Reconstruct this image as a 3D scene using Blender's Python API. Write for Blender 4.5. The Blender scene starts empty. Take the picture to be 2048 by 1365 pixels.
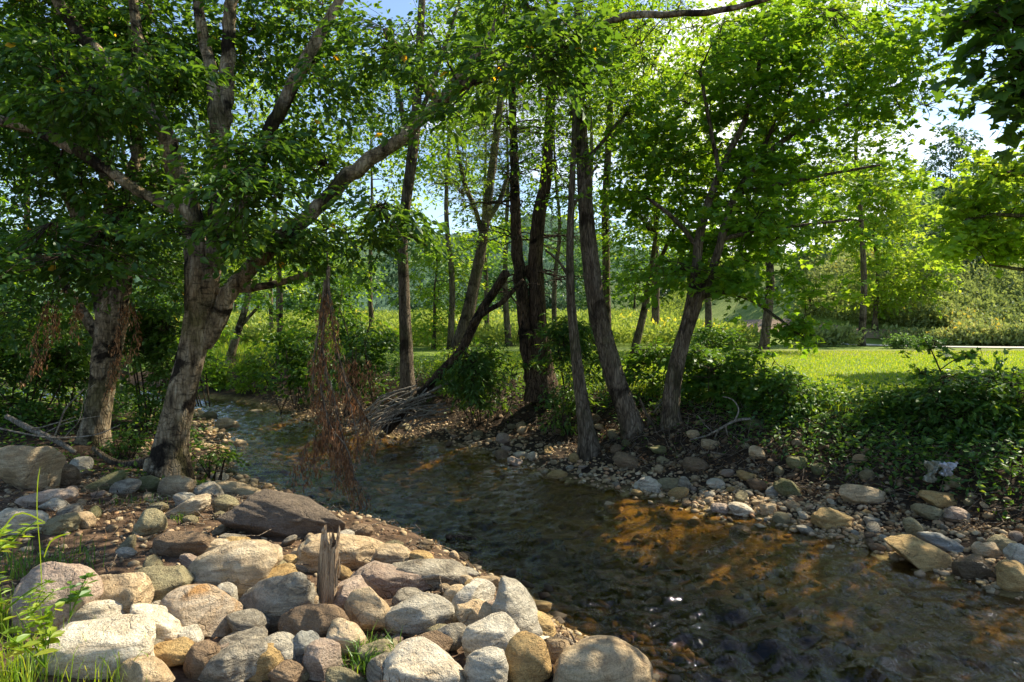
import bpy, bmesh, math, random
import numpy as np
from mathutils import Vector, Matrix
C = bpy.context.scene.collection
F = 1365.0; HZ = 640.0; CX = 1024.0; EYE = 2.3
SUN_AZ, SUN_EL = math.radians(57), math.radians(45)
SUN = np.array([math.sin(SUN_AZ)*math.cos(SUN_EL), math.cos(SUN_AZ)*math.cos(SUN_EL), math.sin(SUN_EL)])
UP = np.array([0, 0, 1.0])

def P(px, py, Y):
    return np.array([(px-CX)/F*Y, Y, EYE+(HZ-py)/F*Y])
def W0(px, py, z=0.0):
    Y = (EYE-z)*F/(py-HZ)
    return ((px-CX)/F*Y, Y)
def sm(t):
    t = np.clip(t, 0, 1)
    return t*t*(3-2*t)
def nrm(v):
    return v/np.maximum(np.linalg.norm(v, axis=-1, keepdims=True), 1e-9)

# ------------------------------------------------------------------ materials
class NT:
    def __init__(s, name):
        s.m = bpy.data.materials.new(name); s.m.use_nodes = True
        s.t = s.m.node_tree; s.t.nodes.clear()
        s.out = s.n('ShaderNodeOutputMaterial')
    def n(s, typ, **kw):
        nd = s.t.nodes.new(typ)
        for k, v in kw.items():
            if k.startswith('_'): setattr(nd, k[1:], v)
            else:
                key = k.replace('__', ' ')
                nd.inputs[int(key[1:]) if key[0] == 'i' and key[1:].isdigit() else key].default_value = v
        return nd
    def l(s, a, b): s.t.links.new(a, b)
    def coord(s, kind='Object', scale=(1, 1, 1), rot=(0, 0, 0)):
        tc = s.n('ShaderNodeTexCoord'); mp = s.n('ShaderNodeMapping')
        mp.inputs['Scale'].default_value = scale; mp.inputs['Rotation'].default_value = rot
        s.l(tc.outputs[kind], mp.inputs['Vector']); return mp.outputs[0]
    def noise(s, vec, scale, detail=4, rough=.55, dist=0.0):
        nd = s.n('ShaderNodeTexNoise', Scale=scale, Detail=detail, Roughness=rough, Distortion=dist)
        if vec is not None: s.l(vec, nd.inputs['Vector'])
        return nd.outputs['Fac']
    def ramp(s, fac, stops, interp='LINEAR'):
        r = s.n('ShaderNodeValToRGB'); r.color_ramp.interpolation = interp
        e = r.color_ramp.elements
        while len(e) < len(stops): e.new(0.5)
        for k, (p, c) in enumerate(stops):
            e[k].position = p
            e[k].color = (c, c, c, 1) if isinstance(c, (int, float)) else (c[0], c[1], c[2], 1)
        s.l(fac, r.inputs[0]); return r.outputs[0]
    def mix(s, fac, a, b, mode='MIX'):
        m = s.n('ShaderNodeMix', _data_type='RGBA', _blend_type=mode)
        for sock, v in ((m.inputs[0], fac), (m.inputs[6], a), (m.inputs[7], b)):
            if hasattr(v, 'is_output'): s.l(v, sock)
            elif isinstance(v, (int, float)): sock.default_value = v
            else: sock.default_value = (v[0], v[1], v[2], 1)
        return m.outputs[2]
    def math(s, op, a, b=0.0):
        m = s.n('ShaderNodeMath', _operation=op)
        for sock, v in ((m.inputs[0], a), (m.inputs[1], b)):
            if hasattr(v, 'is_output'): s.l(v, sock)
            else: sock.default_value = v
        return m.outputs[0]
    def attr(s, name):
        a = s.n('ShaderNodeAttribute'); a.attribute_name = name; return a.outputs['Fac']
    def rand(s): return s.n('ShaderNodeObjectInfo').outputs['Random']
    def bump(s, h, strength=.4, dist=.02, normal=None):
        b = s.n('ShaderNodeBump', Strength=strength, Distance=dist)
        s.l(h, b.inputs['Height'])
        if normal is not None: s.l(normal, b.inputs['Normal'])
        return b.outputs[0]
    def bsdf(s, col, rough=.8, normal=None, spec=.3):
        b = s.n('ShaderNodeBsdfPrincipled')
        b.inputs['Specular IOR Level'].default_value = spec
        for sock, v in ((b.inputs['Base Color'], col), (b.inputs['Roughness'], rough)):
            if hasattr(v, 'is_output'): s.l(v, sock)
            elif isinstance(v, (int, float)): sock.default_value = v
            else: sock.default_value = (v[0], v[1], v[2], 1)
        if normal is not None: s.l(normal, b.inputs['Normal'])
        return b.outputs[0]
    def done(s, sh): s.l(sh, s.out.inputs[0]); return s.m

def leaf_mat(name, stops, tr=1.9, trmix=.45, gloss=.10, tint=(1.32, 1.0, .38)):
    s = NT(name); a = s.attr('rnd')
    c = s.ramp(a, stops)
    d = s.n('ShaderNodeBsdfDiffuse'); s.l(c, d.inputs[0])
    t = s.n('ShaderNodeBsdfTranslucent')
    c2 = s.mix(1.0, c, (tr*tint[0], tr*tint[1], tr*tint[2]), 'MULTIPLY'); s.l(c2, t.inputs[0])
    m = s.n('ShaderNodeMixShader'); m.inputs[0].default_value = trmix
    s.l(d.outputs[0], m.inputs[1]); s.l(t.outputs[0], m.inputs[2])
    g = s.n('ShaderNodeBsdfGlossy', Roughness=.45); g.inputs[0].default_value = (.85, .9, .85, 1)
    m2 = s.n('ShaderNodeMixShader'); m2.inputs[0].default_value = gloss*.32
    s.l(m.outputs[0], m2.inputs[1]); s.l(g.outputs[0], m2.inputs[2])
    return s.done(m2.outputs[0])

M = {}
M['leaf_birch'] = leaf_mat('birch_leaf', [(0, (0.030, 0.084, 0.014)), (.5, (0.048, 0.119, 0.018)), (.93, (0.082, 0.169, 0.024)), (.985, (0.104, 0.189, 0.027)), (1, (0.505, 0.324, 0.027))], tr=2.6, trmix=.45)
M['leaf_maple'] = leaf_mat('maple_leaf', [(0, (0.057, 0.150, 0.010)), (.6, (0.100, 0.221, 0.016)), (1, (0.186, 0.299, 0.023))], tr=2.6, trmix=.52, tint=(1.3, .95, .5))
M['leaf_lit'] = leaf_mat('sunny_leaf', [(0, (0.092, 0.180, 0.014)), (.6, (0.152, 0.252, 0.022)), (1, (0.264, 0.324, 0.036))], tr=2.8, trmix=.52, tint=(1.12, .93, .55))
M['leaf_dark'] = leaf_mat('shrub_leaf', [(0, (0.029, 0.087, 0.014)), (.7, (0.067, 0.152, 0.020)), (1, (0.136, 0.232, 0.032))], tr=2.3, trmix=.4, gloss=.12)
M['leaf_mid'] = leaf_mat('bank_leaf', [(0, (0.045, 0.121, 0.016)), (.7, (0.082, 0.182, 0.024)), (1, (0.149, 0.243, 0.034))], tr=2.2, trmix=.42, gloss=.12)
M['leaf_far'] = leaf_mat('far_leaf', [(0, (0.069, 0.132, 0.040)), (.6, (0.103, 0.184, 0.046)), (1, (0.161, 0.241, 0.063))], tr=2.2, trmix=.4, tint=(1, 1, .6))
M['leaf_blue'] = leaf_mat('cool_leaf', [(0, (.04, .085, .045)), (.6, (.06, .115, .055)), (1, (.11, .16, .08))], tr=1.6, trmix=.3, tint=(1, 1, .8))
M['leaf_dead'] = leaf_mat('dead_leaf', [(0, (.19, .085, .036)), (.6, (.35, .175, .078)), (1, (.54, .33, .17))], tr=1.3, trmix=.3, gloss=.05, tint=(1, .8, .6))
M['leaf_needle'] = leaf_mat('pine_needle', [(0, (.04, .075, .025)), (1, (.10, .14, .05))], tr=1.4, trmix=.3)
M['litter'] = leaf_mat('fallen_leaf', [(0, (.06, .032, .016)), (.6, (.14, .075, .036)), (1, (.28, .17, .08))], tr=1.0, trmix=.1, gloss=.03, tint=(1, .9, .7))
M['grass'] = leaf_mat('grass_blade', [(0, (0.114, 0.220, 0.014)), (.6, (0.176, 0.290, 0.023)), (1, (0.282, 0.352, 0.053))], tr=2.2, trmix=.45, gloss=.08)
M['meadow'] = leaf_mat('meadow_leaf', [(0, (.15, .22, .05)), (.55, (.28, .34, .07)), (.80, (.40, .42, .12)), (.84, (.55, .47, .06)), (1, (.62, .53, .08))], tr=1.5, trmix=.4, gloss=.05, tint=(1, 1, .55))
M['hillgrass'] = leaf_mat('hill_leaf', [(0, (.15, .20, .07)), (.5, (.28, .33, .12)), (.9, (.42, .42, .20)), (.94, (.55, .42, .08)), (1, (.60, .46, .09))], tr=1.4, trmix=.35, gloss=.08, tint=(1, 1, .6))

def bark(name, pale, mid, dark, lo, hi, moss=None, vs=(9, 9, 3), crack=.6, lent=0):
    s = NT(name); v = s.coord('Object')
    vz = s.coord('Object', vs)
    n1 = s.noise(vz, 1.0, 6, .65, .4)
    n2 = s.noise(v, 2.2, 5, .6, .6)
    n3 = s.noise(s.coord('Object', (40, 40, 12)), 1.0, 4, .6)
    c = s.ramp(n1, [(.30, dark), (.48, mid), (.70, pale)])
    blot = s.ramp(n2, [(lo, 1.0), (hi, 0.0)])
    c = s.mix(blot, c, dark)
    if lent: c = s.mix(s.math('MULTIPLY', s.ramp(s.noise(s.coord('Object', (7, 7, 26)), 1.0, 5, .7, .5), [(.36, 1.0), (.47, 0.0)]), lent), c, dark)
    if moss: c = s.mix(s.ramp(s.noise(v, 1.3, 5, .65), [(.52, 0.0), (.66, .75)]), c, moss)
    c = s.mix(.35, c, s.ramp(n3, [(.3, .25), (.7, 1.0)]), 'MULTIPLY')
    vo = s.n('ShaderNodeTexVoronoi', _feature='DISTANCE_TO_EDGE', Scale=1.0)
    wv = s.n('ShaderNodeVectorMath', _operation='ADD'); s.l(s.coord('Object', (vs[0]*2.2, vs[1]*2.2, vs[2]*1.9)), wv.inputs[0]); nv = s.n('ShaderNodeTexNoise', Scale=3.0, Detail=3.0); s.l(v, nv.inputs['Vector'])
    sc_ = s.n('ShaderNodeVectorMath', _operation='SCALE'); sc_.inputs['Scale'].default_value = 2.2; s.l(nv.outputs['Color'], sc_.inputs[0]); s.l(sc_.outputs[0], wv.inputs[1]); s.l(wv.outputs[0], vo.inputs['Vector'])
    cr = s.ramp(vo.outputs['Distance'], [(.0, .0), (.16, 1.0)])
    c = s.mix(crack, c, s.mix(cr, (.16, .14, .12), (1, 1, 1)), 'MULTIPLY')
    h = s.math('ADD', s.math('ADD', n1, s.math('MULTIPLY', n3, .5)), s.math('MULTIPLY', cr, .6*crack))
    return s.done(s.bsdf(c, .9, s.bump(h, 1.0, .035), .12))
M['bark_birch'] = bark('birch_bark', (.60, .50, .35), (.34, .255, .155), (.035, .026, .018), .41, .50, (.13, .115, .04), crack=.45, lent=.75)
M['bark_gray'] = bark('gray_bark', (.34, .275, .20), (.185, .142, .098), (.05, .037, .025), .34, .46, (.10, .10, .045), (14, 14, 2.5))
M['bark_dark'] = bark('pine_bark', (.24, .165, .11), (.13, .088, .058), (.025, .018, .013), .34, .46, None, (16, 16, 2), .8)
M['bark_dead'] = bark('dead_wood', (.50, .42, .32), (.30, .235, .17), (.08, .055, .035), .28, .36, None, (30, 30, 3))
M['bark_twig'] = bark('twig_bark', (.16, .12, .08), (.09, .065, .042), (.03, .022, .016), .30, .40)
M['bark_white'] = bark('bleached_wood', (.66, .60, .50), (.46, .40, .32), (.16, .12, .09), .26, .34, None, (30, 30, 6))

def rock_mat(name, a, b, c, band=0.0, speck=.3, stain=None, rough=.75):
    """a main, b second tone, c dark tone"""
    a, b, c = [(q[0]*1.03, q[1], q[2]*.92) for q in (a, b, c)]
    s = NT(name); r = s.rand()
    tc = s.n('ShaderNodeTexCoord'); ad = s.n('ShaderNodeVectorMath', _operation='ADD')
    cb = s.n('ShaderNodeCombineXYZ')
    s.l(s.math('MULTIPLY', r, 37.0), cb.inputs[0]); s.l(s.math('MULTIPLY', r, 91.0), cb.inputs[1])
    s.l(tc.outputs['Object'], ad.inputs[0]); s.l(cb.outputs[0], ad.inputs[1]); v = ad.outputs[0]
    n1 = s.noise(v, 1.3, 6, .62, .5)
    col = s.mix(s.ramp(n1, [(.36, 0.0), (.62, 1.0)]), a, b)
    n2 = s.noise(v, 4.5, 6, .7, .3)
    col = s.mix(s.ramp(n2, [(.27, .85), (.41, 0.0)]), col, c)
    hb = None
    if band:
        w = s.n('ShaderNodeTexWave', Scale=1.1, Distortion=9.0, Detail=5.0, Detail__Scale=.8, Detail__Roughness=.65, _bands_direction='Z')
        s.l(v, w.inputs['Vector']); hb = w.outputs['Fac']
        col = s.mix(s.math('MULTIPLY', s.ramp(hb, [(.15, 1.0), (.55, 0.0)]), band), col, c)
    if stain is not None:
        col = s.mix(s.ramp(s.noise(v, .9, 4, .6, .8), [(.5, 0.0), (.62, .85)]), col, stain)
    mp = s.n('ShaderNodeMapping'); mp.inputs['Scale'].default_value = (1.1, 1.6, 9.0); mp.inputs['Rotation'].default_value = (.35, .5, .2); s.l(v, mp.inputs[0])
    st = s.noise(mp.outputs[0], 1.0, 6, .68, .9)
    col = s.mix(s.math('MULTIPLY', s.ramp(st, [(.34, 1.0), (.50, 0.0)]), .30+.55*band), col, c)
    col = s.mix(s.math('MULTIPLY', s.ramp(st, [(.58, 0.0), (.70, 1.0)]), .45), col, (min(1, a[0]*1.35), min(1, a[1]*1.35), min(1, a[2]*1.38)))
    vo = s.n('ShaderNodeTexVoronoi', _feature='DISTANCE_TO_EDGE', Scale=.75)
    wv = s.n('ShaderNodeVectorMath', _operation='ADD'); nv = s.n('ShaderNodeTexNoise', Scale=1.7, Detail=4.0); s.l(v, nv.inputs['Vector']); s.l(v, wv.inputs[0]); s.l(nv.outputs['Color'], wv.inputs[1]); s.l(wv.outputs[0], vo.inputs['Vector'])
    ck = s.math('MULTIPLY', s.ramp(vo.outputs['Distance'], [(.0, 1.0), (.022, 0.0)]), s.ramp(n1, [(.45, 0.0), (.6, 1.0)]))
    col = s.mix(s.math('MULTIPLY', ck, .45), col, (.06, .045, .03))
    n5 = s.noise(v, 2.0, 5, .7)
    col = s.mix(s.ramp(n5, [(.57, 0.0), (.70, .40)]), col, (.21, .145, .085))
    n3 = s.noise(v, 26, 4, .7)
    col = s.mix(speck, col, s.ramp(n3, [(.35, .28), (.58, 1.15)]), 'MULTIPLY')
    hs = s.n('ShaderNodeHueSaturation'); s.l(col, hs.inputs['Color'])
    s.l(s.math('ADD', s.math('MULTIPLY', r, .45), 1.18), hs.inputs['Value'])
    h = s.math('ADD', s.math('ADD', s.math('MULTIPLY', n2, 1.4), s.math('MULTIPLY', n3, .4)), s.math('SUBTRACT', s.math('MULTIPLY', st, .8), s.math('MULTIPLY', ck, .45)))
    if hb is not None: h = s.math('ADD', h, s.math('MULTIPLY', hb, .18))
    return s.done(s.bsdf(hs.outputs[0], rough, s.bump(h, .85, .06), .25))
RK = {
 'white': rock_mat('white_quartz_rock', (.74, .68, .57), (.60, .51, .38), (.24, .18, .12), .3, .4),
 'band': rock_mat('banded_cream_rock', (.62, .53, .39), (.46, .34, .20), (.33, .25, .17), .6, .2),
 'tan': rock_mat('tan_rock', (.52, .42, .28), (.42, .30, .175), (.19, .13, .08), .25, .4),
 'rust': rock_mat('rust_stained_rock', (.60, .52, .42), (.48, .36, .24), (.10, .06, .048), .1, .35, (.50, .25, .07)),
 'gray': rock_mat('gray_gneiss_rock', (.40, .36, .29), (.29, .255, .20), (.10, .088, .07), .5, .45),
 'lgray': rock_mat('light_gray_rock', (.56, .525, .45), (.45, .405, .325), (.20, .17, .13), .3, .4),
 'pink': rock_mat('pinkish_rock', (.44, .36, .295), (.36, .265, .21), (.16, .11, .085), .15, .45),
 'olive': rock_mat('olive_rock', (.30, .27, .165), (.24, .20, .115), (.10, .085, .05), .1, .4),
 'brown': rock_mat('brown_rock', (.255, .18, .115), (.19, .13, .08), (.075, .05, .034), .1, .4),
 'mauve': rock_mat('dark_mauve_rock', (.165, .13, .10), (.115, .09, .07), (.05, .038, .03), .1, .45),
 'blue': rock_mat('blue_gray_rock', (.36, .36, .335), (.27, .27, .25), (.12, .12, .11), .45, .35),
 'moss': rock_mat('mossy_rock', (.20, .185, .10), (.13, .135, .05), (.06, .055, .03), .0, .4),
 'gold': rock_mat('golden_rock', (.50, .36, .165), (.40, .26, .11), (.16, .095, .045), .15, .4),
 'wet': rock_mat('wet_brown_rock', (.16, .115, .07), (.11, .08, .05), (.045, .033, .022), .1, .35, rough=.25),
}
def pebble_mat(name, k=1.0, rough=.8):
    s = NT(name); a = s.attr('rnd')
    st = [(0, (.16, .11, .065)), (.2, (.30, .235, .155)), (.42, (.42, .32, .20)), (.6, (.25, .215, .16)), (.78, (.48, .41, .30)), (.9, (.36, .21, .12)), (1, (.56, .49, .38))]
    c = s.ramp(a, [(p, tuple(x*k*w for x, w in zip(q, (1.1, 1.0, .82)))) for p, q in st])
    n = s.noise(s.coord('Object'), 30, 4, .7)
    c = s.mix(.5, c, s.ramp(n, [(.3, .35), (.6, 1.1)]), 'MULTIPLY')
    return s.done(s.bsdf(c, rough, s.bump(n, .4, .02), .25))
M['pebble'] = pebble_mat('pebble')
M['bankpebble'] = pebble_mat('bank_pebble', .6)
M['dimbedpebble'] = pebble_mat('depth_dimmed_pebble', .17)  # same pebbles painted darker, standing in for light absorbed by the water
M['shallowpebble'] = pebble_mat('shallow_pebble', .75)

# ------------------------------------------------------------------ mesh helpers
def mk(name, V, T=None, Q=None, mat=None, parent=None, attr=None, smooth=False, loc=None):
    V = np.asarray(V, dtype=np.float32)
    if loc is not None: V = V-np.asarray(loc, dtype=np.float32)
    parts = []; starts = []; tot = []; off = 0
    for A, k in ((T, 3), (Q, 4)):
        if A is None or len(A) == 0: continue
        A = np.asarray(A, dtype=np.int32); parts.append(A.ravel())
        starts.append(off+np.arange(len(A), dtype=np.int32)*k); tot.append(np.full(len(A), k, dtype=np.int32)); off += A.size
    me = bpy.data.meshes.new(name)
    me.vertices.add(len(V)); me.vertices.foreach_set('co', V.ravel())
    L = np.concatenate(parts); S = np.concatenate(starts)
    me.loops.add(len(L)); me.loops.foreach_set('vertex_index', L)
    me.polygons.add(len(S)); me.polygons.foreach_set('loop_start', S)
    me.polygons.foreach_set('use_smooth', np.full(len(S), smooth, dtype=bool))
    if attr is not None:
        for an, av in (attr.items() if isinstance(attr, dict) else [('rnd', attr)]):
            a = me.attributes.new(an, 'FLOAT', 'POINT'); a.data.foreach_set('value', np.asarray(av, dtype=np.float32))
    me.update(calc_edges=True)
    if mat is not None: me.materials.append(mat)
    o = bpy.data.objects.new(name, me); C.objects.link(o)
    if loc is not None and parent is None: o.location = [float(x) for x in loc]
    if parent is not None: o.parent = parent
    return o
def tag(o, label=None, cat=None, group=None, kind=None):
    for k, v in (('label', label), ('category', cat), ('group', group), ('kind', kind)):
        if v: o[k] = v
    return o
def empty(name, loc, label, cat, group=None):
    o = bpy.data.objects.new(name, None); C.objects.link(o); o.location = [float(x) for x in loc]
    o.empty_display_size = .1
    return tag(o, label, cat, group)

def smooth_path(pts, rad, step=.12):
    """Catmull-Rom through 3-D points with radii"""
    pts = np.asarray(pts, float); rad = np.asarray(rad, float)
    if len(pts) == 2:
        n = max(2, int(np.linalg.norm(pts[1]-pts[0])/step)+1); t = np.linspace(0, 1, n)[:, None]
        return pts[0]*(1-t)+pts[1]*t, rad[0]*(1-t[:, 0])+rad[1]*t[:, 0]
    p = np.vstack([2*pts[0]-pts[1], pts, 2*pts[-1]-pts[-2]]); o, r = [], []
    for i in range(len(pts)-1):
        a, b, c, d = p[i:i+4]; n = max(2, int(np.linalg.norm(c-b)/step)+1)
        t = np.linspace(0, 1, n, endpoint=(i == len(pts)-2))[:, None]
        o.append(.5*((2*b)+(-a+c)*t+(2*a-5*b+4*c-d)*t*t+(-a+3*b-3*c+d)*t**3))
        r.append(rad[i]*(1-t[:, 0])+rad[i+1]*t[:, 0])
    return np.vstack(o), np.concatenate(r)

class Geo:
    def __init__(s): s.V = []; s.T = []; s.Q = []; s.A = []; s.n = 0
    def add(s, V, T=None, Q=None, a=None):
        s.V.append(V)
        if T is not None and len(T): s.T.append(np.asarray(T)+s.n)
        if Q is not None and len(Q): s.Q.append(np.asarray(Q)+s.n)
        s.A.append(np.zeros(len(V)) if a is None else np.broadcast_to(a, (len(V),)))
        s.n += len(V)
    def tube(s, pts, rad, sides=6, rough=0.0, rng=None, cap=True, flare=0):
        pts = np.asarray(pts, float); n = len(pts)
        d = nrm(np.gradient(pts, axis=0)); ref = np.array([.13, .94, .31]) if abs(d[0][2]) > .6 else np.array([.1, .2, .97])
        u = nrm(np.cross(d, ref)); v = np.cross(d, u)
        th = np.linspace(0, 2*math.pi, sides, endpoint=False)
        R = np.asarray(rad, float)[:, None]*np.ones((1, sides))
        if rough and rng is not None:
            ph = rng.random(8)*6.28; z = np.linspace(0, 1, n)[:, None]*n*.25
            R = R*(1+rough*(np.sin(3*th+ph[0]+z*.7)*.5+np.sin(2*th+ph[1]-z*.5)*.6+np.sin(5*th+ph[2]+z*1.7)*.3+np.sin(th+ph[3]+z*2.3)*.4)+rough*.35*rng.normal(size=(n, sides)))
        V = pts[:, None]+R[..., None]*(np.cos(th)[None, :, None]*u[:, None]+np.sin(th)[None, :, None]*v[:, None])
        i = np.arange(n-1)[:, None]*sides; j = np.arange(sides)[None]; k = (j+1) % sides
        Q = np.stack([i+j, i+k, i+sides+k, i+sides+j], -1).reshape(-1, 4)
        V = V.reshape(-1, 3); T = None
        if cap:
            V = np.vstack([V, pts[-1]+d[-1]*R[-1].mean()*.5]); b = (n-1)*sides
            T = np.stack([b+np.arange(sides), b+(np.arange(sides)+1) % sides, np.full(sides, n*sides)], -1)
        s.add(V, T, Q)
    def tubes(s, paths, rads, sides=3):
        """many tubes with same point count: paths (S,n,3), rads (S,n)"""
        if len(paths) == 0: return
        S, n, _ = paths.shape
        d = nrm(np.gradient(paths, axis=1)); ref = np.array([.31, .17, .93])
        u = nrm(np.cross(d, ref)); v = np.cross(d, u)
        th = np.linspace(0, 2*math.pi, sides, endpoint=False)
        V = paths[:, :, None]+rads[:, :, None, None]*(np.cos(th)[None, None, :, None]*u[:, :, None]+np.sin(th)[None, None, :, None]*v[:, :, None])
        i = np.arange(n-1)[:, None]*sides; j = np.arange(sides)[None]; k = (j+1) % sides
        q = np.stack([i+j, i+k, i+sides+k, i+sides+j], -1).reshape(-1, 4)
        Q = (np.arange(S)[:, None, None]*(n*sides)+q[None]).reshape(-1, 4)
        s.add(V.reshape(-1, 3), None, Q)
    def build(s, name, mat, parent=None, smooth=False, attr=False, loc=None):
        if not s.V: return None
        return mk(name, np.vstack(s.V), np.vstack(s.T) if s.T else None, np.vstack(s.Q) if s.Q else None, mat, parent,
                  np.concatenate(s.A) if attr else None, smooth, loc)

LEAF = {  # x along midrib, y across, z fold
 'oval': (np.array([[0, 0, 0], [.35, .26, .07], [.72, .2, .04], [1, 0, -.08], [.72, -.2, .04], [.35, -.26, .07]]), np.array([[0, 3, 1], [1, 3, 2], [0, 5, 3], [5, 4, 3]])),
 'dia': (np.array([[0, 0, 0], [.45, .27, .06], [1, 0, -.06], [.45, -.27, .06]]), np.array([[0, 2, 1], [0, 3, 2]])),
 'slim': (np.array([[0, 0, 0], [.5, .14, .03], [1, 0, -.1], [.5, -.14, .03]]), np.array([[0, 2, 1], [0, 3, 2]])),
 'needle': (np.array([[0, .02, 0], [0, -.02, 0], [1, 0, 0]]), np.array([[0, 1, 2]])),
 'curl': (np.array([[0, 0, 0], [.4, .13, .12], [1, .03, .05], [.45, -.11, .10]]), np.array([[0, 2, 1], [0, 3, 2]])),
}
_mp = [(0, 0), (.10, .30), (-.02, .50), (.30, .36), (.45, .62), (.58, .26), (1, 0), (.58, -.26), (.45, -.62), (.30, -.36), (-.02, -.50), (.10, -.30)]
LEAF['maple'] = (np.array([[.28, 0, -.02]]+[[x, y, .10*abs(y)] for x, y in _mp]), np.array([[0, k+1, (k+1) % 12+1] for k in range(12)])[:, [0, 2, 1]])

def leaves(geo, rng, pos, axis, normal, size, kind='dia', rnd=None):
    V0, T0 = LEAF[kind]; n = len(pos)
    a = nrm(axis); b = nrm(np.cross(normal, a)); c = np.cross(a, b)
    V = pos[:, None]+size[:, None, None]*(V0[None, :, 0, None]*a[:, None]+V0[None, :, 1, None]*b[:, None]+V0[None, :, 2, None]*c[:, None])
    k = len(V0)
    T = (np.arange(n)[:, None, None]*k+T0[None]).reshape(-1, 3)
    if rnd is None: rnd = rng.random(n)
    geo.add(V.reshape(-1, 3), T, None, np.repeat(rnd, k))

def spray_leaves(geo, rng, base, D, L, n, size, kind='dia', droop=.2, flat=1.0, width=.30, tipdown=.35):
    S = len(base)
    t = rng.random((S, n))**.8; sg = np.where(rng.random((S, n)) < .5, -1.0, 1.0)
    side = nrm(np.cross(D, UP)+rng.normal(size=D.shape)*.15)
    w = width*np.sqrt(np.clip(t*(1.05-t), .01, 1))*2
    Lr = (L*np.ones(S))[:, None]
    pos = base[:, None]+D[:, None]*(t*Lr)[..., None]+side[:, None]*(sg*w*rng.random((S, n))*Lr)[..., None]
    pos[..., 2] += -droop*t*t*Lr+rng.normal(size=(S, n))*.05*Lr
    ax = D[:, None]*.6+side[:, None]*(sg*.8)[..., None]+rng.normal(size=(S, n, 3))*.35; ax[..., 2] -= tipdown
    nm = UP*flat+rng.normal(size=(S, n, 3))*.45
    sz = size*(.5+.85*rng.random((S, n)))
    tone = np.clip(rng.random((S, 1))*.55+rng.random((S, n))*.45, 0, 1)
    tone = np.where(rng.random((S, n)) < .003, 1.0, tone*.97)
    leaves(geo, rng, pos.reshape(-1, 3), ax.reshape(-1, 3), nm.reshape(-1, 3), sz.ravel(), kind, tone.ravel())

# ------------------------------------------------------------------ terrain
LB = [(2.9, -8), (2.3, 0), (1.7, 2.4), W0(1310, 1365), W0(1215, 1300), W0(1135, 1262), W0(1075, 1210), W0(1035, 1172), W0(960, 1140), W0(905, 1115), W0(860, 1100), W0(770, 1072), W0(705, 1055),
      W0(650, 1018), W0(590, 992), W0(530, 970), W0(480, 945), W0(450, 905), W0(470, 880), W0(425, 860), W0(425, 838), W0(400, 822), (-11.5, 18.6), (-17, 19.8), (-32, 21)]
RB = [(8.5, -8), (7.3, 0), (6.2, 2.6), (5.3, 4.3), W0(2048, 1205), W0(1960, 1180), W0(1890, 1150), W0(1780, 1112), W0(1690, 1088), W0(1600, 1066), W0(1545, 1048), W0(1480, 1032), W0(1400, 1020), W0(1310, 996),
      W0(1210, 983), W0(1120, 958), W0(1010, 922), W0(930, 898), W0(850, 884), W0(740, 872), W0(640, 850), W0(570, 828), W0(520, 812), W0(470, 801), W0(420, 797), (-12.5, 22.3), (-18, 23.5), (-32, 26)]
LBa, RBa = np.array(LB), np.array(RB)
def seg_dist(x, y, line):
    best = np.full(x.shape, 1e9)
    for (ax, ay), (bx, by) in zip(line[:-1], line[1:]):
        dx, dy = bx-ax, by-ay; t = np.clip(((x-ax)*dx+(y-ay)*dy)/(dx*dx+dy*dy), 0, 1)
        best = np.minimum(best, np.hypot(x-ax-t*dx, y-ay-t*dy))
    return best
POLY = LB+RB[::-1]
def in_poly(x, y):
    ins = np.zeros(x.shape, bool)
    for (ax, ay), (bx, by) in zip(POLY, POLY[1:]+POLY[:1]):
        if ay == by: continue
        c = ((ay > y) != (by > y)) & (x < (bx-ax)*(y-ay)/(by-ay)+ax)
        ins ^= c
    return ins
def wob(x, y, s=1.0, k=0):
    return (np.sin(x*1.7*s+k+np.sin(y*1.3*s))+np.sin(y*2.3*s+1.1*k+np.sin(x*1.9*s+2))+.5*np.sin((x+y)*4.1*s+k*2)+.4*np.sin((x-y)*5.7*s+3*k))/2.9
def region(x, y):
    x = np.asarray(x, float); y = np.asarray(y, float)
    dl, dr, ins = seg_dist(x, y, LB), seg_dist(x, y, RB), in_poly(x, y)
    return ins, dl, dr
def farz(x, y):
    z = .10*sm((y-14)/10)+.034*np.clip(y-30, 0, 32)+.02*np.clip(y-62, 0, 60)
    z = z+3.7*sm((y-27-.10*np.clip(x-14, 0, 30)*0)/9)*sm((x-11)/9)+.05*np.clip(y-36, 0, 40)*sm((x-11)/9)
    return z
def height(x, y):
    x = np.asarray(x, float); y = np.asarray(y, float)
    ins, dl, dr = region(x, y)
    d = np.minimum(dl, dr)
    bed = -.03-.30*sm(d/1.3)+.04*wob(x, y, 1.3, 2)
    nearf = 1-sm((y-5.5)/3.0)
    hl = nearf*(.66*sm((dl+.15)/1.35)+.08*sm((dl-1.2)/3))+(1-nearf)*(.42*sm(dl/2.2)+.25*sm((dl-2)/5))
    hl = hl+.035*wob(x, y, 1.6, 1)*sm(dl/.5)
    hr = np.interp(dr, [0, .7, 1.1, 1.9, 3.3, 4.6, 15], [0, .13, .22, .62, 1.05, 1.13, 1.16])
    hr = hr+.05*wob(x, y, 1.9, 4)*sm(dr/.4)*(1-sm((dr-2.8)/1.5))
    left = dl < dr
    h = np.where(ins, bed, np.where(left, hl, hr)+farz(x, y))
    return h
def hz(x, y): return float(height(np.array([x]), np.array([y]))[0])
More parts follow.
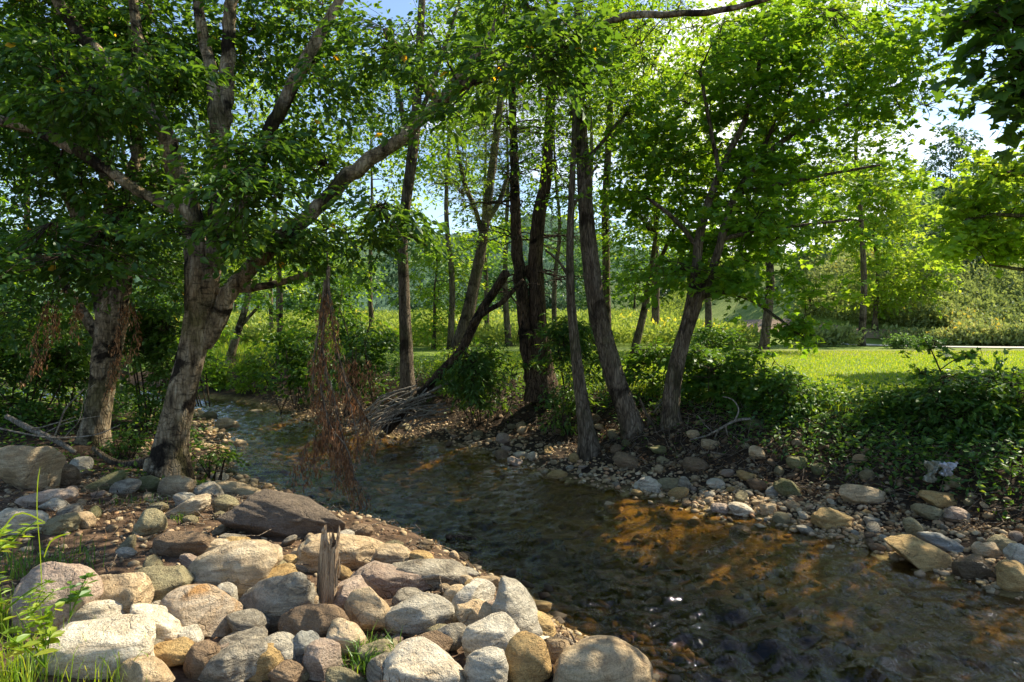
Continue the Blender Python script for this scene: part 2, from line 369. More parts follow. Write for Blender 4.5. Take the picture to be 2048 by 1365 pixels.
def ground_hit(px, py):
    """first terrain point on the ray through the pixel"""
    Y = np.concatenate([np.linspace(1.5, 30, 1200), np.linspace(30.1, 120, 600)])
    X = (px-CX)/F*Y; Z = EYE+(HZ-py)/F*Y
    d = Z-height(X, Y); k = np.argmax(d < 0)
    if d[k] >= 0: k = len(Y)-1
    return np.array([X[k], Y[k], Z[k]])

def polar_grid(angs, rs):
    A, R = np.meshgrid(angs, rs); x = R*np.sin(A); y = R*np.cos(A)
    n, m = A.shape; i = np.arange(n-1)[:, None]*m; j = np.arange(m-1)[None]
    Q = np.stack([i+j, i+j+1, i+m+j+1, i+m+j], -1).reshape(-1, 4)
    return x.ravel(), y.ravel(), Q
# ------------------------------------------------------------------ world, sun, camera
def setup():
    sc = bpy.context.scene
    w = bpy.data.worlds.new("World"); sc.world = w; w.use_nodes = True; t = w.node_tree
    bg = t.nodes['Background']
    sky = t.nodes.new('ShaderNodeTexSky'); sky.sky_type = 'NISHITA'; sky.sun_disc = False
    sky.sun_elevation = SUN_EL; sky.sun_rotation = SUN_AZ; sky.air_density = 1.0; sky.dust_density = .4; sky.ozone_density = 1.6
    tc = t.nodes.new('ShaderNodeTexCoord'); mp = t.nodes.new('ShaderNodeMapping'); mp.inputs['Scale'].default_value = (1, 1, 2.2)
    t.links.new(tc.outputs['Generated'], mp.inputs[0])
    nz = t.nodes.new('ShaderNodeTexNoise'); nz.inputs['Scale'].default_value = 2.3; nz.inputs['Detail'].default_value = 7; nz.inputs['Roughness'].default_value = .58
    t.links.new(mp.outputs[0], nz.inputs['Vector'])
    # more cloud towards the right of the view
    dt = t.nodes.new('ShaderNodeVectorMath'); dt.operation = 'DOT_PRODUCT'; dt.inputs[1].default_value = (.62, .55, .1)
    t.links.new(tc.outputs['Generated'], dt.inputs[0])
    ma = t.nodes.new('ShaderNodeMath'); ma.operation = 'MULTIPLY_ADD'; ma.inputs[1].default_value = .50
    t.links.new(dt.outputs['Value'], ma.inputs[0]); t.links.new(nz.outputs['Fac'], ma.inputs[2])
    rp = t.nodes.new('ShaderNodeValToRGB'); rp.color_ramp.elements[0].position = .80; rp.color_ramp.elements[1].position = .98
    t.links.new(ma.outputs[0], rp.inputs[0])
    mx = t.nodes.new('ShaderNodeMix'); mx.data_type = 'RGBA'
    mx.inputs[7].default_value = (9.6, 9.3, 8.8, 1)
    t.links.new(rp.outputs[0], mx.inputs[0]); t.links.new(sky.outputs[0], mx.inputs[6]); t.links.new(mx.outputs[2], bg.inputs['Color'])
    bg.inputs['Strength'].default_value = .115
    l = bpy.data.lights.new('sun', 'SUN'); l.energy = 5.0; l.angle = math.radians(.5); l.color = (1, .90, .70)
    lo = bpy.data.objects.new('sun', l); C.objects.link(lo)
    lo.rotation_euler = Vector(SUN).to_track_quat('Z', 'Y').to_euler(); lo.location = (30, 20, 40)
    cam = bpy.data.cameras.new('camera'); cam.sensor_width = 36; cam.lens = 36*F/2048; cam.clip_end = 3000; cam.clip_start = .05
    cam.shift_y = -(682.5-HZ)/2048
    co = bpy.data.objects.new('camera', cam); C.objects.link(co); co.location = (0, 0, EYE); co.rotation_euler = (math.pi/2, 0, 0)
    sc.camera = co
    v = sc.view_settings; v.view_transform = 'Standard'; v.look = 'None'; v.exposure = EXPOSURE; v.gamma = 1; v.use_curve_mapping = False
    sc.render.engine = 'CYCLES'; cy = sc.cycles
    cy.max_bounces = 7; cy.diffuse_bounces = 5; cy.glossy_bounces = 3; cy.transmission_bounces = 5; cy.transparent_max_bounces = 8
    cy.caustics_reflective = False; cy.caustics_refractive = False; cy.use_denoising = True
    cy.use_adaptive_sampling = True; cy.adaptive_threshold = .02
    cy.sample_clamp_indirect = 6
EXPOSURE = 1.05
setup()

# ------------------------------------------------------------------ ground
def ground_mat():
    s = NT('ground_cover'); v = s.coord('Object')
    n1 = s.noise(v, .9, 6, .65); n2 = s.noise(v, 7, 5, .7); n3 = s.noise(v, 38, 4, .7); n0 = s.noise(v, .22, 4, .6)
    soil = s.ramp(n2, [(.28, (.028, .019, .012)), (.45, (.085, .055, .034)), (.58, (.15, .095, .058)), (.75, (.23, .165, .11))])
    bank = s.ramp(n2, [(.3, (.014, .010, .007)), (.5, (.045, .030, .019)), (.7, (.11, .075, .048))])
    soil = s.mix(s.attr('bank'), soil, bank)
    lawn = s.ramp(n2, [(.3, (.085, .155, .014)), (.5, (.135, .21, .022)), (.7, (.21, .265, .055))])
    lawn = s.mix(s.ramp(n0, [(.42, 0.0), (.62, .75)]), lawn, (.20, .25, .055))
    mead = s.ramp(n1, [(.3, (.12, .18, .04)), (.5, (.20, .26, .06)), (.7, (.28, .32, .10))])
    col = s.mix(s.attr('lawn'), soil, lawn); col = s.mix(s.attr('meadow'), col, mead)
    dry = s.ramp(n1, [(.3, (.20, .20, .06)), (.7, (.28, .23, .11))])
    col = s.mix(s.attr('dry'), col, dry)
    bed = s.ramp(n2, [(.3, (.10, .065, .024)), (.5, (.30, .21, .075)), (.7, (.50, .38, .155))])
    bed = s.mix(s.attr('deep'), bed, s.ramp(n2, [(.3, (.008, .006, .003)), (.5, (.022, .016, .009)), (.75, (.06, .042, .02))]))  # light lost in deeper water is put into the bed colour as darkening
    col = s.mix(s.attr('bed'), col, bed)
    col = s.mix(.55, col, s.ramp(n3, [(.3, .3), (.62, 1.15)]), 'MULTIPLY')
    h = s.math('ADD', n2, s.math('MULTIPLY', n3, .5))
    return s.done(s.bsdf(col, .95, s.bump(h, .8, .035), .15))
angs = np.radians(np.concatenate([np.linspace(-180, -62, 40)[:-1], np.linspace(-62, 62, 560), np.linspace(62, 180, 40)[1:]]))
rs = np.concatenate([[.2, .6, 1.0], np.geomspace(1.4, 30, 330), np.geomspace(31, 900, 90)])
gx, gy, gQ = polar_grid(angs, rs)
gz = height(gx, gy)
ins, dl, dr = region(gx, gy); right = dr < dl
n_edge = .22*wob(gx, gy, 2.3, 3)
lawn_m = np.where(right & ~ins, sm((dr-2.75+n_edge)/.7), 0)*sm((gx+9)/3+(gy-16)/6)
lawn_m = np.maximum(lawn_m, np.where(right & ~ins & (gy > 24), 1, 0))
mead_m = np.where(right, sm((gy-31+.6*wob(gx, gy, .5))/3), 0)
mead_m = np.maximum(mead_m, np.where(right, sm((gy-27.2)/1.0)*sm((gx-14)/3), 0))
dry_m = np.where(right, np.exp(-((gy-21.5-.04*gx)/1.6)**2)*.8, 0)*sm((gx-2)/3)
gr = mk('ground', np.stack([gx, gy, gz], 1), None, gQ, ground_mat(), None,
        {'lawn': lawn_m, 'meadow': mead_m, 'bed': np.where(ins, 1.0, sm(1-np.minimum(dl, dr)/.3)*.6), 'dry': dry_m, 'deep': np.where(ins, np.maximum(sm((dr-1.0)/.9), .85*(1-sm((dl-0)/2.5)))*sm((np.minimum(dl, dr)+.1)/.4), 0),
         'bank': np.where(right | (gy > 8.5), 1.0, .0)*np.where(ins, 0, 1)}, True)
tag(gr, kind='structure')

# water
def water_mat():
    s = NT('creek_water')
    vec = s.coord('Object', (5.5, 2.4, 1), (0, 0, math.radians(-32)))
    a = s.noise(vec, 1.0, 5, .62, .35)
    b = s.noise(s.coord('Object', (17, 8, 1), (0, 0, math.radians(-32))), 1.0, 4, .6, .5)
    c = s.noise(s.coord('Object', (.55, .4, 1)), 1.0, 3, .5)
    h = s.math('ADD', a, s.math('MULTIPLY', b, .42))
    h = s.math('MULTIPLY', h, s.ramp(c, [(.3, .5), (.65, 1.2)]))
    bn = s.bump(h, .7, .05)
    fr = s.n('ShaderNodeFresnel', IOR=1.36); s.l(bn, fr.inputs['Normal'])
    tr = s.n('ShaderNodeBsdfTransparent'); tr.inputs[0].default_value = (.74, .60, .37, 1)
    gl = s.n('ShaderNodeBsdfGlossy', Roughness=.03); gl.inputs[0].default_value = (1, 1, 1, 1); s.l(bn, gl.inputs['Normal'])
    m = s.n('ShaderNodeMixShader'); s.l(fr.outputs[0], m.inputs[0]); s.l(tr.outputs[0], m.inputs[1]); s.l(gl.outputs[0], m.inputs[2])
    return s.done(m.outputs[0])
def ripples(x, y):
    rg = np.random.default_rng(8); z = 0
    for k in range(46):
        lam = .11*(6.5**rg.random()); a = math.radians(-58)+rg.normal()*.75; amp = .0115*lam/(1+.6*lam)
        q = 2*math.pi/lam; z = z+amp*np.sin(q*(x*math.cos(a)+y*math.sin(a))+rg.random()*6.28+1.1*np.sin(1.7*x+rg.random()*6)+1.1*np.sin(1.9*y+rg.random()*6))
    m = .55+.6*np.clip(.5+.6*wob(x, y, .8, 6), 0, 1)
    return z*m
wangs = np.radians(np.linspace(-64, 75, 900)); wrs = np.geomspace(2.6, 32, 600)
wx, wy, wQ = polar_grid(wangs, wrs)
wi, wdl, wdr = region(wx, wy); keep = wi | (np.minimum(wdl, wdr) < .35)
wQ = wQ[keep[wQ].all(1)]; used = np.unique(wQ); remap = np.zeros(len(wx), int); remap[used] = np.arange(len(used))
wv = np.stack([wx, wy, np.zeros_like(wx)], 1)[used]
wv[:, 2] = ripples(wv[:, 0], wv[:, 1])
tag(mk('creek_water', wv, None, remap[wQ], water_mat(), None, None, True), kind='structure')

# driveway: concrete strip draped over the ground
def drape_strip(name, pts, width, mat, lift=.03, w1=None):
    p, _ = smooth_path([(x, y, 0) for x, y in pts], [0]*len(pts), .6)
    d = nrm(np.gradient(p, axis=0)); nx = np.stack([d[:, 1], -d[:, 0], d[:, 2]*0], 1)
    k = 7; off = np.linspace(-.5, .5, k)
    wd = np.linspace(width, w1 or width, len(p)); V = p[:, None]+nx[:, None]*(off[None]*wd[:, None])[..., None]
    V = V.reshape(-1, 3); V[:, 2] = height(V[:, 0], V[:, 1])+lift
    i = np.arange(len(p)-1)[:, None]*k; j = np.arange(k-1)[None]
    Q = np.stack([i+j, i+j+1, i+k+j+1, i+k+j], -1).reshape(-1, 4)
    return tag(mk(name, V, None, Q[:, ::-1], mat, None, None, True), kind='structure')
def simple_mat(name, a, b, scale=8, rough=.9, bump=.4):
    s = NT(name); n = s.noise(s.coord('Object'), scale, 5, .65)
    return s.done(s.bsdf(s.mix(s.ramp(n, [(.35, 0.0), (.65, 1.0)]), a, b), rough, s.bump(n, bump, .03), .2))
DRIVE = [(48, 23.8), (30, 24.4), (20, 24.9), (15.8, 26.2), (13.4, 28.6), (12.6, 31)]; MULCH = [(17.5, 28.6), (14.8, 30.2), (13.4, 33.5), (12.3, 40)]
drape_strip('driveway', DRIVE, 4.4, simple_mat('pale_concrete', (.58, .55, .49), (.46, .43, .38), 5), w1=.5)
drape_strip('mulch_bank', MULCH, 1.2, simple_mat('wood_mulch', (.20, .135, .085), (.34, .25, .17), 9), .05, 1.9)

# distant wooded mountains
def mountains():
    a = np.radians(np.linspace(-75, 75, 420)); r = np.concatenate([np.linspace(150, 330, 70), [420, 700]])
    A, R = np.meshgrid(a, r)
    deg = np.degrees(A)
    prof = 34+9*np.sin((deg+20)*.09)+5*np.sin(deg*.23+1)+3*np.sin(deg*.51)+34*sm((deg-24)/12)+6*sm((-deg-5)/20)
    rng = np.random.default_rng(5)
    H = prof*sm((R-150)/150)*.97-1+rng.normal(size=A.shape)*.5+.8*wob(R*np.sin(A)*.12, R*np.cos(A)*.12)
    x = R*np.sin(A); y = R*np.cos(A); n, m = A.shape
    i = np.arange(n-1)[:, None]*m; j = np.arange(m-1)[None]
    Q = np.stack([i+j, i+j+1, i+m+j+1, i+m+j], -1).reshape(-1, 4)
    s = NT('distant_forest'); nz = s.noise(s.coord('Object'), .16, 6, .75); n2 = s.noise(s.coord('Object'), .02, 4, .6)
    c = s.ramp(nz, [(.34, (.035, .075, .05)), (.5, (.075, .13, .075)), (.66, (.13, .19, .10))])
    c = s.mix(s.ramp(n2, [(.4, 0.0), (.6, .4)]), c, (.06, .12, .09))
    mt = s.done(s.bsdf(c, 1.0, s.bump(nz, 1.0, 3.0), .05))
    tag(mk('mountains', np.stack([x.ravel(), y.ravel(), H.ravel()], 1), None, Q, mt, None, None, False), kind='structure')
mountains()

# ------------------------------------------------------------------ rocks
bm = bmesh.new(); bmesh.ops.create_icosphere(bm, subdivisions=5, radius=1)
ICO5 = np.array([v.co[:] for v in bm.verts]); ICO5T = np.array([[v.index for v in f.verts] for f in bm.faces]); bm.free()
bm = bmesh.new(); bmesh.ops.create_icosphere(bm, subdivisions=4, radius=1)
ICO4 = np.array([v.co[:] for v in bm.verts]); ICO4T = np.array([[v.index for v in f.verts] for f in bm.faces]); bm.free()
bm = bmesh.new(); bmesh.ops.create_icosphere(bm, subdivisions=2, radius=1)
ICO2 = np.array([v.co[:] for v in bm.verts]); ICO2T = np.array([[v.index for v in f.verts] for f in bm.faces]); bm.free()
bm = bmesh.new(); bmesh.ops.create_icosphere(bm, subdivisions=1, radius=1)
ICO1 = np.array([v.co[:] for v in bm.verts]); ICO1T = np.array([[v.index for v in f.verts] for f in bm.faces]); bm.free()
def rock_shape(seed, V0, cuts=7, facet=.8, box=.25, clo=.52):
    rng = np.random.default_rng(seed); v = V0.copy()
    # a little boxy
    v = v*(1-box)+box*np.sign(v)*np.abs(v)**.55
    for k in range(cuts):
        n = nrm(rng.normal(size=3)); c = clo+.34*rng.random()
        d = v@n-c
        v = v-np.outer(np.where(d > 0, d*facet, 0), n)
    for f, a in ((1.6, .085), (3.3, .045), (7, .02), (15, .008), (30, .003)):
        acc = 0
        for k in range(3):
            q = rng.normal(size=3)*f; acc = acc+np.sin(v@q+rng.random()*6.28+.6*np.sin(v@rng.normal(size=3)*f*.7))
        v = v*(1+a*acc[:, None]/1.7)
    lo, hi = v.min(0), v.max(0)
    return (v-(lo+hi)/2)/((hi-lo)/2)
ROCKS = []
def boulder(px, py, w, h, ang, mat, label, seed, lift=0.0, Y=None, flat=.0, shape=None):
    """px, py centre; w, h size in photo pixels; ang tilt in the picture plane; base buried a little"""
    g = ground_hit(px, py+h*.36) if Y is None else P(px, py, Y)
    Yc = g[1]; k = Yc/F
    ca, sa = abs(math.cos(math.radians(ang))), abs(math.sin(math.radians(ang)))
    sx = w*k/2*1.10; sz = h*k/2*1.18
    sy = .5*min(sx, sz)+.5*max(sx, sz)*.8
    sy = min(sy, 1.5*sz)
    c = P(px, py, Yc+sy*.25); c[2] += lift
    cuts, facet, box, clo = {None: (9, .82, .25, .55), 'round': (4, .55, .05, .6), 'ang': (12, .92, .45, .55), 'slab': (8, .85, .55, .68)}[shape]
    rng = np.random.default_rng(seed)
    v = rock_shape(seed, ICO5, cuts, facet, box, clo)*np.array([sx, sy, sz])
    a = -math.radians(ang); R = np.array([[math.cos(a), 0, math.sin(a)], [0, 1, 0], [-math.sin(a), 0, math.cos(a)]])
    yw = rng.uniform(-.35, .35); Rz = np.array([[math.cos(yw), -math.sin(yw), 0], [math.sin(yw), math.cos(yw), 0], [0, 0, 1]])
    v = (v@Rz.T)@R.T
    # texture scale: object space in units of a mean boulder (.25 m)
    s = .22
    o = mk('boulder', v/s, ICO5T, None, RK[mat], None, None, True)
    o.scale = (s, s, s); o.location = [float(q) for q in c]
    tag(o, label, 'boulder'); ROCKS.append((c[0], c[1], max(sx, sy)))
    return o
NB = [  # px, py, w, h, tilt, rock, shape, label
 (162,1300,265,96,7,'white','slab','long pale slab with brown layered bands behind the corner grass'),
 (188,1233,165,66,-2,'white',None,'white black-speckled oval boulder lying behind the long pale banded slab'),
 (240,1203,128,100,-12,'tan',None,'tan dome boulder with an orange-stained side beside the leafy weed'),
 (105,1205,175,140,18,'pink',None,'big mauve pink boulder half hidden by the fern-like weeds'),
 (322,1182,108,82,0,'olive','ang','olive blocky boulder between the tan dome and the big banded boulder'),
 (455,1148,205,100,24,'band','slab','biggest cream boulder with tan bands and a rough broken end, left of the post'),
 (402,1228,152,102,-8,'rust',None,'white boulder with orange rust patch and dark red underside'),
 (312,1252,56,112,72,'white',None,'narrow white upright rock wedged at the end of the pale banded slab'),
 (372,1279,60,46,-8,'lgray','round','small whitish egg-shaped rock below the rust-patched boulder'),
 (345,1310,116,48,6,'gold',None,'low orange-pink rock below the whitish egg-shaped rock'),
 (405,1328,66,68,0,'brown','round','round brown-gray rock left of the dark striped boulder at the bottom edge'),
 (462,1335,150,66,26,'gray','slab','dark striped gneiss boulder tilted up at the bottom edge'),
 (480,1290,104,40,22,'gray','slab','flat gray slab lying just above the dark striped gneiss boulder'),
 (553,1210,200,92,27,'gray',None,'large gray speckled boulder leaning towards the splintered post'),
 (580,1237,130,40,33,'tan','slab','tapering tan-gray wedge stone lying on the large gray speckled boulder'),
 (537,1170,110,42,26,'gold','slab','orange-tan slab squeezed behind the large gray speckled boulder'),
 (703,1198,84,70,-14,'pink','ang','reddish pink blocky boulder just right of the splintered post'),
 (738,1228,92,88,14,'tan',None,'tan-gray hump-shaped boulder in front of the reddish block'),
 (832,1233,130,82,-9,'lgray',None,'smooth pale gray-white oval boulder in the middle of the rock bank'),
 (787,1165,158,56,-13,'pink','slab','long pink and white ridged rock above the pale gray-white oval boulder'),
 (690,1108,172,62,-8,'tan','slab','large flat tan slab behind the splintered post'),
 (575,1037,232,74,-14,'mauve','slab','dark brown flat-topped slab at the edge of the water'),
 (785,1110,80,38,-8,'tan','round','pale tan rock at the waterline above the pink ridged rock'),
 (842,1119,52,28,-12,'gold','round','small orange rock at the waterline beside the pale tan one'),
 (862,1150,150,52,-18,'gray','slab','broad gray-tan slab sloping down to the water behind the pink ridged rock'),
 (581,1129,36,34,0,'gold','round','small yellow egg-shaped stone left of the splintered post'),
 (604,1114,46,28,-10,'tan','round','small yellow-tan stone touching the tan slab behind the post'),
 (628,1262,140,84,4,'brown',None,'mottled dark brown boulder at the foot of the splintered post'),
 (612,1303,62,72,40,'blue',None,'blue-gray boulder leaning against the mottled dark brown boulder'),
 (646,1324,66,78,10,'pink',None,'pink-brown rough boulder below the banded tan egg'),
 (694,1281,60,78,62,'band',None,'upright tan egg-shaped boulder with dark bands and a broken foot'),
 (555,1312,76,70,-15,'lgray','round','rounded gray boulder right of the flat gray slab'),
 (528,1333,70,70,-20,'gold',None,'pale orange boulder between the striped gneiss and the rounded gray boulder'),
 (576,1350,48,64,70,'brown',None,'brown upright stone at the bottom edge beside a grass blade'),
 (757,1307,82,48,14,'olive',None,'flat gray-olive rock above the green tuft'),
 (849,1295,104,60,-4,'brown',None,'brown boulder with a dished top above the white straw-covered boulder'),
 (899,1277,48,70,-66,'gray','round','narrow gray rock between the pale oval boulder and the speckled one'),
 (978,1292,114,104,-18,'lgray',None,'large gray-pink speckled boulder left of the long leaning ridge rock'),
 (940,1212,106,70,52,'lgray',None,'gray saddle-shaped boulder leaning up towards the water'),
 (906,1205,70,62,20,'tan',None,'tan rock tucked behind the gray saddle-shaped boulder'),
 (1028,1236,150,80,-60,'lgray','round','long brown and gray ridge rock leaning down towards the water'),
 (968,1248,120,64,-50,'tan',None,'tan-pink flank rock between the saddle-shaped boulder and the long ridge rock'),
 (930,1165,50,30,-20,'tan','round','small pinkish tan rock at the waterline above the saddle-shaped boulder'),
 (1078,1256,66,48,-26,'gold','round','orange-tan rock at the waterline right of the long ridge rock'),
 (1093,1294,42,32,-10,'white',None,'small whitish rock under the driftwood stub'),
 (1116,1306,64,52,-20,'tan','round','tan rock behind the tall egg-shaped boulder'),
 (1055,1330,112,86,80,'gold','round','tall smooth yellow-tan egg-shaped boulder at the bottom edge'),
 (1197,1345,210,110,-10,'tan','round','widest smooth tan boulder at the bottom edge beside the water'),
 (855,1350,176,96,-4,'white',None,'white black-speckled boulder with dry straw stuck on it at the bottom edge'),
 (972,1345,88,96,-30,'lgray','round','rounded gray boulder left of the tall egg-shaped boulder'),
 (285,1352,120,62,6,'tan',None,'whitish tan rock half hidden in grass at the bottom edge'),
 (690,1362,76,50,5,'olive',None,'yellow-gray rock at the bottom edge left of the green tuft'),
 (55,942,116,100,12,'tan',None,'big smooth tan boulder at the picture edge in front of the fallen pale log'),
 (128,956,58,46,-14,'brown','round','gray-brown rock right behind the big smooth tan boulder'),
 (160,931,42,28,8,'lgray',None,'gray rock spotted with white lichen behind the gray-brown one'),
 (38,1046,114,52,-4,'white',None,'pale gray granite slab at the picture edge above the fern-like weeds'),
 (115,1052,84,34,16,'olive','slab','olive-tan wedge rock beside the pale granite slab'),
 (170,1044,42,32,-20,'tan',None,'small angular tan rock at the tip of the olive-tan wedge'),
 (205,973,92,28,28,'moss','slab','long mossy green slab tilted up towards the trunk'),
 (252,976,54,30,6,'gray','round','gray-tan rock at the upper end of the long mossy slab'),
 (300,972,50,36,0,'moss','round','dark mossy rock in front of the big birch trunk'),
 (352,976,76,44,6,'tan','round','gray-tan round boulder at the foot of the big birch trunk'),
 (298,1050,64,54,10,'olive','round','round olive-gold boulder sunk in the bare dirt'),
 (368,1022,98,32,22,'band','slab','pale cream slab tilted up beside the round olive-gold boulder'),
 (374,1092,130,44,4,'brown','slab','long brown loaf-shaped rock lying in the dirt'),
 (434,1099,66,36,16,'band','round','cream oval rock touching the long brown loaf-shaped rock'),
 (98,1000,100,36,14,'pink','slab','pinkish white broken slab in front of the big smooth tan boulder'),
 (110,1012,58,26,-6,'lgray','ang','gray-white block under the pinkish white broken slab'),
 (470,985,112,32,-6,'tan','slab','layered tan-gray ledge rock above the dark brown slab'),
 (452,1012,54,34,-14,'olive','round','olive rock between the ledge rock and the pale cream slab'),
 (308,938,40,40,-30,'tan',None,'tan rock pressed against the left foot of the big birch trunk'),
 (420,985,60,34,-10,'gray',None,'gray rock between the ledge rock and the birch trunk'),
 # far bank
 (1838,1114,122,58,-27,'gold','ang','big tan wedge-shaped rock standing in the edge of the water'),
 (1890,1090,98,28,-28,'blue','slab','blue-gray blade-shaped slab leaning on the cobble bar'),
 (1660,1039,80,38,-3,'gold',None,'orange-tan oblong boulder on the cobble bar'),
 (1722,990,86,38,2,'tan',None,'gray-tan dome boulder under the overhanging roots'),
 (1880,1001,76,34,-17,'gold',None,'golden-brown creased boulder under the big-leaved plant'),
 (1866,1028,88,26,-22,'olive','slab','olive-gray flat slab below the golden-brown creased boulder'),
 (1919,1032,56,28,-12,'pink','round','pinkish oval stone right of the olive-gray flat slab'),
 (1829,1063,56,26,-62,'olive','slab','upright olive-brown fin of rock above the big tan wedge'),
 (1956,1140,80,50,-16,'wet',None,'dark wet boulder at the waterline under small cobbles'),
 (2032,1158,70,56,-4,'gold',None,'wet orange-brown rock at the right end of the cobble bar'),
 (1975,1101,52,32,-6,'tan','round','smooth tan oval stone above the dark wet boulder'),
 (2040,1112,56,44,20,'lgray','round','pale round boulder at the right end of the cobble bar'),
 (2005,1092,50,34,-15,'olive',None,'olive rock beside the pale round boulder at the end of the bar'),
 (1393,931,50,26,-3,'brown','round','brown loaf-shaped rock in the dark bank below the maple'),
 (1252,925,50,28,-24,'brown','slab','brown tilted slab in the dark bank below the curved trunk'),
 (1298,970,54,28,-6,'lgray','slab','pale gray flat rock at the dark end of the cobble bar'),
 (1336,969,46,24,-2,'olive','round','olive oval rock beside the pale gray flat rock'),
 (1368,968,28,26,10,'gray',None,'small gray pointed rock at the back of the cobble bar'),
 (1432,969,36,20,-4,'lgray','round','pale oval stone by the small green sprig on the bar'),
 (1545,985,28,20,14,'blue','round','round blue-green stone below the mossy slab'),
 (1576,978,54,30,-24,'moss','slab','long mossy slab under the bank roots'),
 (1595,927,42,24,-8,'moss','round','mossy green boulder halfway up the bank'),
 (1515,908,38,26,-12,'tan',None,'sunlit tan rock halfway up the bank under the shrub'),
 (1482,1021,48,26,-14,'white','round','sunlit cream rock at the bright edge of the cobble bar'),
 (1440,1020,38,24,-6,'pink','round','sunlit pinkish rock next to the cream one on the bar'),
 (1536,1018,32,24,14,'tan','ang','sunlit tan angular rock on the middle of the bar'),
 (1115,951,38,18,3,'gold','round','sunlit tan rock at the shaded waterline'),
 (1480,1066,40,26,0,'wet','round','brown lump rock standing in the shallow water'),
 (1228,1019,44,20,-28,'tan','slab','tan wedge rock poking out of the amber shallows'),
 (1385,870,26,18,-10,'tan','round','pale stone at the foot of the forked maple'),
 (775,960,38,18,4,'olive','round','olive-tan rock in mid stream'),
 (935,947,26,20,-60,'brown',None,'dark pointed rock in mid stream'),
 (832,928,32,14,-4,'pink','round','reddish flat rock in mid stream upstream of the olive-tan one'),
 (722,1064,48,26,-6,'brown','round','brown rock in the water at the tip of the dark brown slab'),
 (851,1090,34,16,0,'wet','round','dark wet stone in the blue riffle'),
 (848,1097,26,12,0,'wet','round','lower wet stone touching the dark one in the blue riffle'),
 (910,1135,34,24,0,'wet','round','wet stone in a small cluster off the rock bank'),
 (908,1113,20,18,0,'tan','round','small tan stone on top of the cluster off the rock bank'),
 (938,1137,18,18,0,'wet','round','smallest wet stone of the cluster off the rock bank'),
 (1307,1205,32,16,30,'gray','slab','white-gray wedge rock poking out of the rippled water'),
 (1530,1110,34,16,-4,'wet','round','low brown stone just breaking the rippled water'),
 (455,850,46,24,-6,'tan','round','tan rock on the sunny shingle upstream'),
 (478,846,44,18,-4,'olive','round','gray-tan rock at the edge of the sunny shingle upstream'),
 (510,890,40,14,-4,'band','round','pale flat rock in the stream off the shingle'),
]
for k, (px, py, w, h, ang, mt, shp, lab) in enumerate(NB):
    boulder(px, py, w, h, ang, mt, lab, 100+k, shape=shp)

# individual cobbles: copies of eight source meshes
PROTO = {}
for mname in RK:
    PROTO[mname] = []
protos = [rock_shape(900+k, ICO4, *( (5, .7, .2), (3, .5, .05), (8, .85, .4), (6, .8, .3))[k % 4]) for k in range(8)]
meshes = {}
def cobble(x, y, size, mat, rng, label, group, sink=.3, squash=None):
    k = int(rng.integers(8))
    if (k, mat) not in meshes:
        o = mk('river_stone', protos[k], ICO4T, None, RK[mat], None, None, True); meshes[(k, mat)] = o
    else:
        o = meshes[(k, mat)].copy(); C.objects.link(o)
    sq = rng.uniform(.42, .72) if squash is None else squash
    o.scale = (size, size*rng.uniform(.6, .95), size*sq)
    o.rotation_euler = (rng.normal()*.22, rng.normal()*.22, rng.uniform(0, 6.28))
    o.location = (x, y, hz(x, y)+size*sq*(1-2*sink))
    return tag(o, label, 'stone', group)
def scatter(rng, cand_fn, n, rmin, rmax, mats, label, group, power=2.0, sink=.3, spacing=.85, tries=60, zone=None):
    cnt = 0
    for _ in range(n*tries):
        if cnt >= n: break
        x, y = cand_fn()
        if zone is not None and not zone(x, y): continue
        r = rmin+(rmax-rmin)*rng.random()**power
        if any((x-a)**2+(y-b)**2 < (spacing*(r+c))**2 for a, b, c in ROCKS): continue
        cobble(x, y, r, mats[int(rng.integers(len(mats)))], rng, label, group, sink); ROCKS.append((x, y, r)); cnt += 1
    return cnt
def pixcand(rng, x0, x1, y0, y1):
    def f():
        g = ground_hit(rng.uniform(x0, x1), rng.uniform(y0, y1)); return g[0], g[1]
    return f
rng = np.random.default_rng(11)
def bar_zone(lo, hi):
    def z(x, y):
        i, a, b = region(np.array([x]), np.array([y])); return (not i[0]) and b[0] < a[0] and lo < b[0] < hi
    return z
def bar_cand():
    # along the right bank line
    t = rng.uniform(0, 1); i0, i1 = 3, 17
    s = i0+t*(i1-i0); k = int(s); f = s-k
    p = RBa[k]*(1-f)+RBa[k+1]*f; q = rng.normal(size=2); q = q/np.linalg.norm(q)
    r = rng.uniform(0, 1.1); return p[0]+q[0]*r, p[1]+q[1]*r
N1 = scatter(rng, bar_cand, 88, .045, .15, ['tan', 'lgray', 'olive', 'tan', 'brown', 'pink', 'gray', 'white', 'gold'], 'tan or gray cobble on the gravel bar along the far side of the creek', 'cobbles on the far gravel bar', 2.2, .22, .8, zone=bar_zone(.02, 1.05))
def bankzone(x, y): return bar_zone(1.1, 2.6)(x, y)
def bank_cand():
    x, y = bar_cand(); q = rng.normal(size=2)*.9; return x+abs(q[0])*.6, y+abs(q[1])
N2 = scatter(rng, bank_cand, 58, .05, .15, ['olive', 'brown', 'moss', 'tan', 'brown'], 'dull brown or mossy stone bedded in the dark bank across the creek', 'stones in the far bank', 2, .38, .8, zone=bankzone)
def left_zone(x, y):
    i, a, b = region(np.array([x]), np.array([y])); return (not i[0]) and a[0] < b[0]
rocky = pixcand(rng, 250, 1180, 1080, 1364)
N3 = scatter(rng, rocky, 58, .04, .12, ['tan', 'lgray', 'gray', 'pink', 'olive', 'gold'], 'small filler stone between the big boulders of the near bank', 'filler stones of the near rock bank', 1.3, .2, .5, zone=left_zone)
mid = pixcand(rng, 0, 520, 935, 1070)
